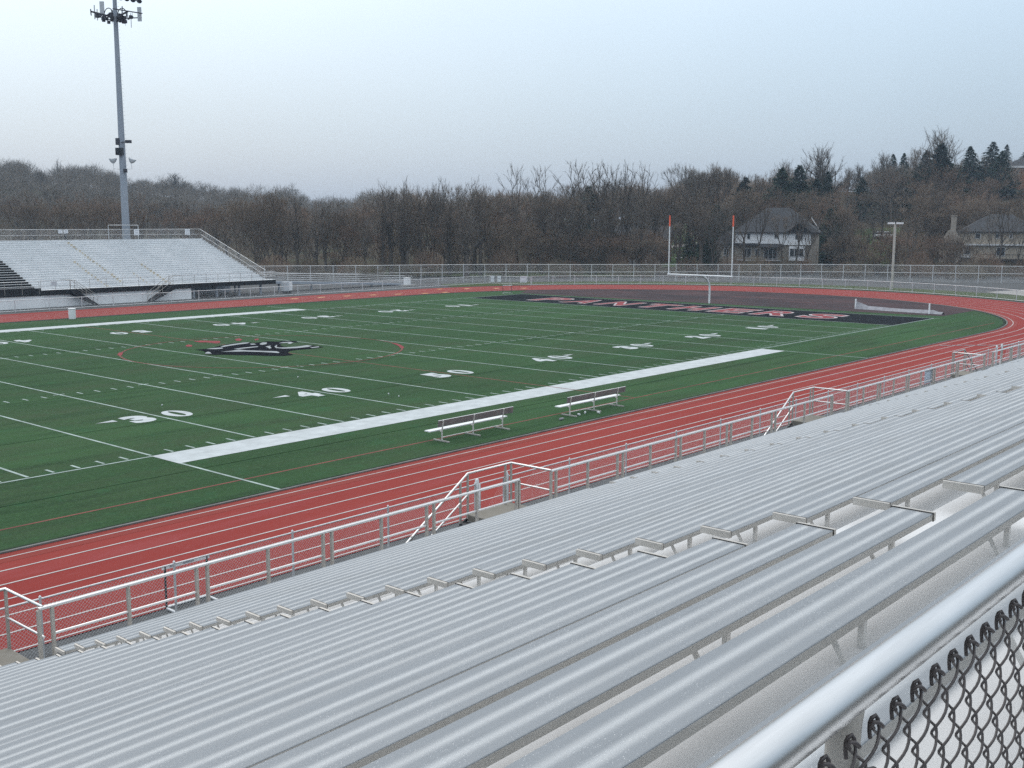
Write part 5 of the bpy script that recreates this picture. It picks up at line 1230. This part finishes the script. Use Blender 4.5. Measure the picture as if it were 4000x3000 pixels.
def put(kind, u, depth, vtop=None, h=None, label=None, group=None, wide=1.0, R=random.Random(99), name=None, cat='tree'):
    p0 = at(u, 900, depth); x, y = p0[0], p0[1]; z = HT(x, y)
    pr = PR[kind]
    if vtop is not None:
        d = ray(u, vtop); k = ((x-CAM[0])**2+(y-CAM[1])**2)**0.5/math.hypot(d[0], d[1]); h = CAM[2]+d[2]*k-z
    h = max(h, 2.0); s = h/pr['H']
    conif = kind in ('spruce', 'spruce2', 'hemlock')
    t = thing(name or ('evergreen_tree' if conif else 'bare_tree'), label, cat, (x, y, z), R.uniform(0, 2*PI), group)
    t.scale = (s*wide, s*wide, s)
    for n in ('trunk', 'crown'):
        o = bpy.data.objects.new(n, pr[n]); COL.objects.link(o); o.parent = t
    TREES.append(t); return t
R = random.Random(2024)
SKY = [(0,625),(45,605),(130,622),(180,655),(240,640),(380,632),(440,655),(530,705),(590,695),(640,680),(760,700),(880,725),(1027,715),(1135,715),(1200,755),(1316,757),(1407,770),(1452,715),(1578,690),(1690,690),(1778,760),(1855,690),(1904,695),(1995,640),(2120,645),(2180,685),(2253,640),(2330,625),(2430,630),(2510,640),(2551,705),(2633,685),(2705,642),(2768,630),(2827,645),(2877,685),(2963,665),(3000,695),(3048,630),(3100,668),(3164,665),(3230,672),(3260,690),(3300,672),(3345,665),(3410,640),(3463,625),(3520,605),(3580,600),(3650,598),(3733,600),(3771,600),(3858,575),(4000,590)]
sky_v = lambda u: float(np.interp(u, [a for a, b in SKY], [b for a, b in SKY]))
# individual skyline trees
SK = [('fan', 3650, 262, 478, 0.95, 'tall round crowned bare tree topping the right hand skyline'),
 ('fan2', 3195, 250, 541, 1.0, 'broad fan shaped bare tree standing above the white house'),
 ('fan', 3440, 270, 577, 0.9, 'pale bare tree between two fan shaped trees on the right skyline'),
 ('fan2', 3055, 255, 604, 0.8, 'narrow bare tree left of the fan shaped tree above the white house'),
 ('fan2', 3305, 290, 640, 0.9, 'thin bare tree beside the utility pole on the skyline'),
 ('fan', 3345, 285, 628, 0.9, 'second thin bare tree right of the utility pole on the skyline'),
 ('fan2', 3560, 285, 562, 0.9, 'bare tree directly left of the tall round crowned skyline tree'),
 ('vase', 2258, 182, 612, 1.05, 'tall forked dark bare tree rising above the brick chimney house'),
 ('vase', 2385, 186, 620, 1.0, 'tall open bare tree with wide limbs left of the goal post'),
 ('vase2', 2330, 200, 610, 0.9, 'slim bare tree between two forked trees left of the goal post'),
 ('vase2', 2450, 205, 614, 0.9, 'slim bare tree nearest the left goal upright on the skyline'),
 ('vase2', 2515, 200, 618, 0.85, 'leaning bare tree reaching over the long low brick house'),
 ('vase', 2018, 190, 624, 0.8, 'wiry bare tree where the wood steps up in the middle'),
 ('vase', 2105, 195, 632, 0.95, 'wiry bare tree just left of the brick chimney'),
 ('vase2', 1855, 180, 674, 0.7, 'crooked bare treetop alone in the skyline dip at centre'),
 ('vase2', 1500, 190, 692, 0.9, 'thin branching tree standing out left of the skyline dip'),
 ('scrag', 1690, 185, 676, 0.9, 'crooked thin tree on the left wood skyline near its end'),
 ('vase2', 1585, 190, 678, 0.85, 'upright thin tree in the middle of the left wood skyline'),
 ('scrag', 1735, 188, 680, 0.8, 'crooked thin tree beside the skyline dip, left of centre'),
 ('fan', 690, 420, 666, 1.4, 'broad pale domed bare tree on the far hill right of the light tower'),
 ('vase2', 240, 420, 612, 0.8, 'thin spindly tree on the far hill left of the light tower'),
 ('round', 1135, 430, 708, 0.9, 'rounded treetop bump at the right end of the far hill'),
 ('oak2', 2700, 235, 628, 1.0, 'large bare tree over the lawn between goal post and white house'),
 ('oak', 2772, 238, 616, 1.0, 'large bare tree crest left of the white house roof'),
 ('oak2', 2830, 240, 632, 0.9, 'bare tree behind the left end of the white house roof'),
 ('tall', 2965, 245, 655, 0.9, 'bare tree straight above the middle of the white house roof')]
for k, u, d, v, w, lab in SK: put(k, u, d, vtop=v, label=lab, wide=w, group='trees standing out on the skyline')
# evergreens
EV = [('spruce2', 2298, 208, 725, 'dark evergreen beside the brick chimney house'), ('hemlock', 3045, 240, 655, 'dark evergreen left above the white house roof'), ('hemlock', 3115, 243, 645, 'dark evergreen centred above the white house roof'), ('spruce', 3225, 242, 668, 'dark evergreen right above the white house roof'),
 ('spruce', 3475, 275, 600, 'pointed spruce on the skyline left of the tall round tree'), ('spruce', 3516, 278, 596, 'second pointed spruce on the skyline left of the tall round tree'), ('hemlock', 3660, 258, 560, 'dense dark evergreen in front of the tall round skyline tree'), ('hemlock', 3605, 266, 588, 'dark evergreen left of the tall round skyline tree'),
 ('hemlock', 3772, 292, 572, 'broad dark evergreen at the left end of the top right row'), ('spruce2', 3858, 296, 553, 'tallest evergreen of the top right row'), ('spruce', 3911, 304, 563, 'slim pointed spruce in the top right row'), ('hemlock', 3893, 288, 590, 'low dark evergreen under the slim spruce at top right'), ('spruce2', 3996, 296, 576, 'rightmost evergreen of the top right row'),
 ('hemlock', 3180, 236, 700, 'dark evergreen low in the trees above the white house'), ('spruce2', 2905, 240, 690, 'dark evergreen left above the white house'), ('hemlock', 2800, 205, 800, 'dark evergreen left of the white house wing'), ('spruce', 2690, 181, 905, 'small spruce in front of the lawn between the goal uprights'), ('hemlock', 2775, 183, 930, 'bushy evergreen against the white house wing'), ('hemlock', 3245, 200, 815, 'dark evergreen at the right side of the white house'), ('spruce2', 3360, 265, 690, 'evergreen in the right hand wood above the parked car')]
for k, u, d, v, lab in EV: put(k, u, d, vtop=v, label=lab, group='evergreen trees on the slope', wide={'spruce': 1.5, 'spruce2': 1.9, 'hemlock': 1.55}[k])
# woods
def wood(n, u0, u1, d0, d1, kinds, vfun, label, group, hmin=6, hmax=16, avoid=None, wide=(0.9, 1.25)):
    c = 0; k = 0
    while c < n and k < n*30:
        k += 1
        u = u0+(u1-u0)*((c+R.random())/n) if R.random() < 0.6 else R.uniform(u0, u1); d = R.uniform(d0, d1)
        if avoid and avoid(u, d): continue
        p0 = at(u, 900, d); z = HT(p0[0], p0[1]); dr = ray(u, vfun(u)); zt = CAM[2]+dr[2]*math.hypot(p0[0]-CAM[0], p0[1]-CAM[1])/math.hypot(dr[0], dr[1])
        h = min(zt-z, hmax*R.uniform(0.85, 1.05))
        if h < hmin*0.6: h = hmin*R.uniform(0.6, 0.9)
        if zt-z < hmin*0.4: continue
        put(R.choice(kinds), u, d, h=h, label=label, group=group, wide=R.uniform(*wide)*(1.25 if h < 9 else 1.0)); c += 1
B_ = ['oak', 'oak2', 'dense', 'dense2', 'multi', 'oak']
LA = 'bare brown tree massed in the wood behind the far white stand'
LB = 'bare brown tree in the middle wood between skyline dip and goal post'
LC = 'bare brown tree massed on the wooded slope right of the goal post'
LD = 'spindly bare tree standing in front of the houses behind the tall fence'
house_block = lambda u, d: (2770 < u < 3215 and d < 200) or (3670 < u and d < 196) or (2090 < u < 2270 and d < 214) or (2560 < u < 2780 and d < 228) or (2400 < u < 2580 and d < 214) or (3290 < u < 3530 and d < 246) or (3900 < u and d < 292 and R.random() < 0.6) or (2270 < u < 2400 and d < 224)
wood(34, -250, 1450, 185, 300, B_, lambda u: max(sky_v(u)+R.uniform(25, 110), 690+R.uniform(0, 80)), LA, 'wood behind the far stand', 7, 15)
wood(22, 900, 2050, 172, 215, B_, lambda u: sky_v(u)+R.uniform(4, 60), LA if False else 'bare brown tree massed in the wood left of centre behind the tall fence', 'wood left of centre', 8, 16)
wood(18, 1150, 2150, 170, 200, ['dense', 'dense2', 'multi', 'dense'], lambda u: sky_v(u)+R.uniform(90, 210), 'lower rusty brown tree at the front edge of the wood left of centre', 'front edge of the wood left of centre', 5, 11)
wood(26, 1950, 2760, 200, 290, B_, lambda u: sky_v(u)+R.uniform(10, 90), LB, 'middle wood', 7, 16, house_block)
wood(44, 2560, 3750, 205, 320, B_, lambda u: sky_v(u)+R.uniform(8, 100), LC, 'right slope wood', 7, 15, house_block)
wood(26, 3240, 4150, 196, 275, ['dense', 'dense2', 'multi', 'oak', 'dense'], lambda u: sky_v(u)+R.uniform(90, 260), LC, 'right slope wood', 6, 12, house_block)
wood(20, 2560, 3260, 212, 262, B_, lambda u: sky_v(u)+R.uniform(30, 150), LC, 'right slope wood', 7, 13, house_block)
wood(16, 3600, 4250, 205, 300, B_, lambda u: sky_v(u)+R.uniform(30, 120), LC, 'right slope wood', 7, 14, house_block)
LS = ['scrag', 'scrag2', 'scrag2', 'scrag']
wood(30, 2050, 2800, 172, 196, LS, lambda u: 700+R.uniform(0, 190), LD, 'trees in front of the houses', 6, 13, None, (0.7, 1.0))
wood(9, 2800, 3290, 170, 182, LS, lambda u: 760+R.uniform(0, 120), LD, 'trees in front of the houses', 6, 12, None, (0.7, 1.0))
wood(13, 3290, 4150, 170, 184, LS, lambda u: 740+R.uniform(0, 200), LD, 'trees in front of the houses', 6, 12, None, (0.7, 1.0))
wood(16, 2040, 2600, 174, 198, ['dense', 'multi', 'dense2'], lambda u: 800+R.uniform(0, 120), LD.replace('spindly', 'bushy'), 'bushy trees before the houses', 4, 8, None, (0.9, 1.2))
wood(14, 3280, 3720, 172, 192, ['dense', 'multi', 'dense2'], lambda u: 850+R.uniform(0, 120), LD.replace('spindly', 'bushy'), 'bushy trees before the houses', 4, 8, lambda u, d: 3400 < u < 3520 and R.random() < 0.8, (0.9, 1.2))
for q, (u, v, kk) in enumerate(((2915, 720, 'scrag2'), (3110, 765, 'scrag2'), (3905, 770, 'scrag2'))): put(kk, u, 176+q % 3*3, vtop=v, label='thin bare tree screening the front of the %s house' % ('white' if u < 3300 else 'tan'), group='thin trees screening the %s house' % ('white' if u < 3300 else 'tan'), wide=0.9)
wood(15, 1120, 2080, 165, 172, ['vase', 'vase2', 'vase'], lambda u: sky_v(u)+R.uniform(5, 110), 'open forked tree with visible dark limbs at the front of the left wood', 'forked trees at the front of the left wood', 8, 16, None, (0.9, 1.2))
wood(9, 100, 1100, 190, 225, ['vase', 'vase2', 'vase'], lambda u: 720+R.uniform(0, 90), 'open forked tree with visible dark limbs behind the far white stand', 'forked trees behind the far stand', 8, 16, None, (0.9, 1.2))
wood(12, 2080, 2780, 176, 205, ['vase', 'vase2'], lambda u: sky_v(u)+R.uniform(5, 110), 'open forked tree with visible dark limbs left of the goal post', 'forked trees left of the goal post', 8, 17, None, (0.9, 1.2))
wood(8, 3250, 3700, 205, 240, ['vase', 'vase2'], lambda u: sky_v(u)+R.uniform(40, 160), 'open forked tree with visible limbs on the right slope', 'forked trees on the right slope', 8, 15, None, (0.9, 1.2))
# bushes along the tall fence
SH = [shrub_proto(31, 2.6, 2.0, 1500, 'bush'), shrub_proto(32, 3.4, 2.2, 1700, 'twig_rust'), shrub_proto(33, 2.2, 2.4, 1500, 'bush')]
for k in range(64):
    u = 1000+3150*(k+R.random())/64; d = R.uniform(164, 182) if u > 1500 else R.uniform(150, 176)
    p0 = at(u, 900, d); x, y = p0[0], p0[1]; pr = SH[k % 3]; s = R.uniform(0.7, 1.25)
    t = thing('bush', 'leafless brown bush growing along the back of the tall chain link fence', 'bush', (x, y, HT(x, y)), R.uniform(0, 6.28), 'bushes behind the tall fence'); t.scale = (s, s, s*R.uniform(0.8, 1.1))
    for n, m in (('stems', pr['trunk']), ('twigs', pr['crown'])):
        o = bpy.data.objects.new(n, m); COL.objects.link(o); o.parent = t
# the far wooded hill: one mass
def far_wood(n, name, seed, u0, u1, d0, d1, hfun, mats):
    rs = np.random.RandomState(seed); VV = []; 
    for k in range(n):
        u = rs.uniform(u0, u1); d = rs.uniform(d0, d1); p0 = at(u, 900, d); z = HT(p0[0], p0[1]); h = hfun(rs, u, d, p0, z)
        if h < 3: continue
        m = 620; w = h*rs.uniform(0.32, 0.5)
        ph = rs.uniform(0, 2*PI, m); ct = rs.uniform(-0.8, 1, m); rr_ = rs.uniform(0.15, 1, m)**0.5; st_ = np.sqrt(np.clip(1-ct**2, 0, 1))
        P = np.stack([rr_*st_*np.cos(ph)*w, rr_*st_*np.sin(ph)*w, h*0.6+rr_*ct*h*0.4-0.5], 1)
        D = P-np.array([0, 0, h*0.3]); D /= np.linalg.norm(D, axis=1)[:, None]; D += rs.normal(0, 0.45, D.shape); D *= rs.uniform(0.7, 1.7, m)[:, None]
        S = np.cross(D, rs.normal(size=D.shape)); S /= np.linalg.norm(S, axis=1)[:, None]; S *= rs.uniform(0.025, 0.06, m)[:, None]
        o = np.array([p0[0], p0[1], z]); VV.append(np.stack([P-S+o, P+S+o, P+D+o], 1).reshape(-1, 3))
        tr = np.array([[-0.15, 0, -0.5], [0.15, 0, -0.5], [0, 0.0, h*0.8], [0, -0.15, -0.5], [0, 0.15, -0.5], [0, 0, h*0.8]])+o; VV.append(tr)
        for q in range(5):
            a = rs.uniform(0, 6.28); e = np.array([math.cos(a)*w*0.6, math.sin(a)*w*0.6, h*rs.uniform(0.6, 0.9)]); b = np.array([0, 0, h*rs.uniform(0.2, 0.4)]); VV.append(np.stack([b+[0.08, 0, 0], b-[0.08, 0, 0], e])+o)
    V = np.concatenate(VV); me = raw_mesh(name, V, np.arange(len(V)).reshape(-1, 3), MT[mats]); o = link(me, name)
    return tag(o, 'distant mass of bare grey woodland covering the far left hill', 'wood', None, 'stuff')
def hf(rs, u, d, p0, z):
    dr = ray(u, sky_v(u)+rs.uniform(0, 45)); zt = CAM[2]+dr[2]*math.hypot(p0[0]-CAM[0], p0[1]-CAM[1])/math.hypot(dr[0], dr[1]); return min(zt-z, rs.uniform(9, 14))
far_wood(430, 'distant_wood', 7, -500, 1500, 300, 520, hf, 'twig_grey')
LO = (20, 95)
def hf2(rs, u, d, p0, z):
    dr = ray(u, sky_v(u)+rs.uniform(15, 70)); zt = CAM[2]+dr[2]*math.hypot(p0[0]-CAM[0], p0[1]-CAM[1])/math.hypot(dr[0], dr[1]); return min(zt-z, rs.uniform(7, 13))
o = far_wood(330, 'ridge_wood', 9, 1400, 4500, 285, 390, hf2, 'twig_brown'); o['label'] = 'mass of bare brown trees on the ridge behind the houses'

# ------------------------------------------------------------------ thin evening haze
mb = MB(); mb.box(-110, 450, -110, 470, -2, 60); hz = mb.build('haze', bpy.data.materials.new('thin_haze')); hz['kind'] = 'stuff'; hz['label'] = 'thin pale evening haze greying the far trees'; hz['category'] = 'haze'
hm = hz.data.materials[0]; hm.use_nodes = True; hm.node_tree.nodes.clear()
ho = hm.node_tree.nodes.new('ShaderNodeOutputMaterial'); hv = hm.node_tree.nodes.new('ShaderNodeVolumePrincipled'); hv.inputs['Density'].default_value = 0.00025; hv.inputs['Color'].default_value = (0.62, 0.80, 1.0, 1); hv.inputs['Anisotropy'].default_value = 0.0
hm.node_tree.links.new(hv.outputs[0], ho.inputs['Volume'])
# ------------------------------------------------------------------ world, light, render settings
w = bpy.data.worlds.new('World'); sc.world = w; w.use_nodes = True; nt = w.node_tree; nt.nodes.clear()
out = nt.nodes.new('ShaderNodeOutputWorld'); bg1 = nt.nodes.new('ShaderNodeBackground'); bg2 = nt.nodes.new('ShaderNodeBackground'); add = nt.nodes.new('ShaderNodeAddShader')
sky = nt.nodes.new('ShaderNodeTexSky'); sky.sky_type = 'NISHITA'; sky.sun_disc = False
SUN_EL, SUN_AZ = math.radians(48), AZ+math.radians(28)
sky.sun_elevation = SUN_EL; sky.sun_rotation = PI/2-SUN_AZ; sky.dust_density = 4.0; sky.air_density = 1.2
nt.links.new(sky.outputs[0], bg1.inputs[0]); bg1.inputs[1].default_value = 0.05
tc = nt.nodes.new('ShaderNodeTexCoord'); sx = nt.nodes.new('ShaderNodeSeparateXYZ'); nt.links.new(tc.outputs['Generated'], sx.inputs[0])
ramp = nt.nodes.new('ShaderNodeValToRGB'); el = ramp.color_ramp.elements
SKYC = [(0.0, (0.304, 0.4, 0.537)), (0.04, (0.31, 0.419, 0.562)), (0.1, (0.35, 0.468, 0.607)), (0.17, (0.436, 0.566, 0.697)), (0.3, (0.67, 0.78, 0.886)), (0.6, (1.137, 1.228, 1.274)), (1.0, (1.401, 1.465, 1.512))]
el[0].position = SKYC[0][0]; el[0].color = (*SKYC[0][1], 1); el[1].position = 1.0; el[1].color = (*SKYC[-1][1], 1)
for pos, c in SKYC[1:-1]:
    e = el.new(pos); e.color = (*c, 1)
nt.links.new(sx.outputs['Z'], ramp.inputs[0])
nz = nt.nodes.new('ShaderNodeTexNoise'); nz.inputs['Scale'].default_value = 2.2; nz.inputs['Detail'].default_value = 5; nt.links.new(tc.outputs['Generated'], nz.inputs['Vector'])
mr = nt.nodes.new('ShaderNodeMapRange'); mr.inputs[1].default_value = 0.3; mr.inputs[2].default_value = 0.7; mr.inputs[3].default_value = 0.94; mr.inputs[4].default_value = 1.06; nt.links.new(nz.outputs['Fac'], mr.inputs[0])
dt = nt.nodes.new('ShaderNodeVectorMath'); dt.operation = 'DOT_PRODUCT'; nt.links.new(tc.outputs['Generated'], dt.inputs[0]); dt.inputs[1].default_value = (-cr[0], -cr[1], 0.0)
m2 = nt.nodes.new('ShaderNodeMapRange'); m2.inputs[1].default_value = -1; m2.inputs[2].default_value = 1; m2.inputs[3].default_value = 0.88; m2.inputs[4].default_value = 1.12; nt.links.new(dt.outputs['Value'], m2.inputs[0])
mm = nt.nodes.new('ShaderNodeMath'); mm.operation = 'MULTIPLY'; nt.links.new(mr.outputs[0], mm.inputs[0]); nt.links.new(m2.outputs[0], mm.inputs[1])
nt.links.new(ramp.outputs[0], bg2.inputs[0]); nt.links.new(mm.outputs[0], bg2.inputs[1])
nt.links.new(bg1.outputs[0], add.inputs[0]); nt.links.new(bg2.outputs[0], add.inputs[1]); nt.links.new(add.outputs[0], out.inputs[0])
sd = bpy.data.lights.new('sun', 'SUN'); sd.energy = 0.6; sd.angle = math.radians(40); sd.color = (1.0, 0.97, 0.93); so = bpy.data.objects.new('sun', sd); COL.objects.link(so)
dv = Vector((math.cos(SUN_EL)*math.cos(SUN_AZ), math.cos(SUN_EL)*math.sin(SUN_AZ), math.sin(SUN_EL))); so.rotation_euler = dv.to_track_quat('Z', 'Y').to_euler(); so.location = (0, 0, 60)
vs = sc.view_settings; vs.view_transform = 'Standard'; vs.look = 'None'; vs.exposure = 0.0; vs.gamma = 1.0; vs.use_curve_mapping = False
sc.render.engine = 'CYCLES'; sc.cycles.max_bounces = 5; sc.cycles.diffuse_bounces = 3; sc.cycles.glossy_bounces = 3; sc.cycles.volume_bounces = 1; sc.cycles.use_denoising = False
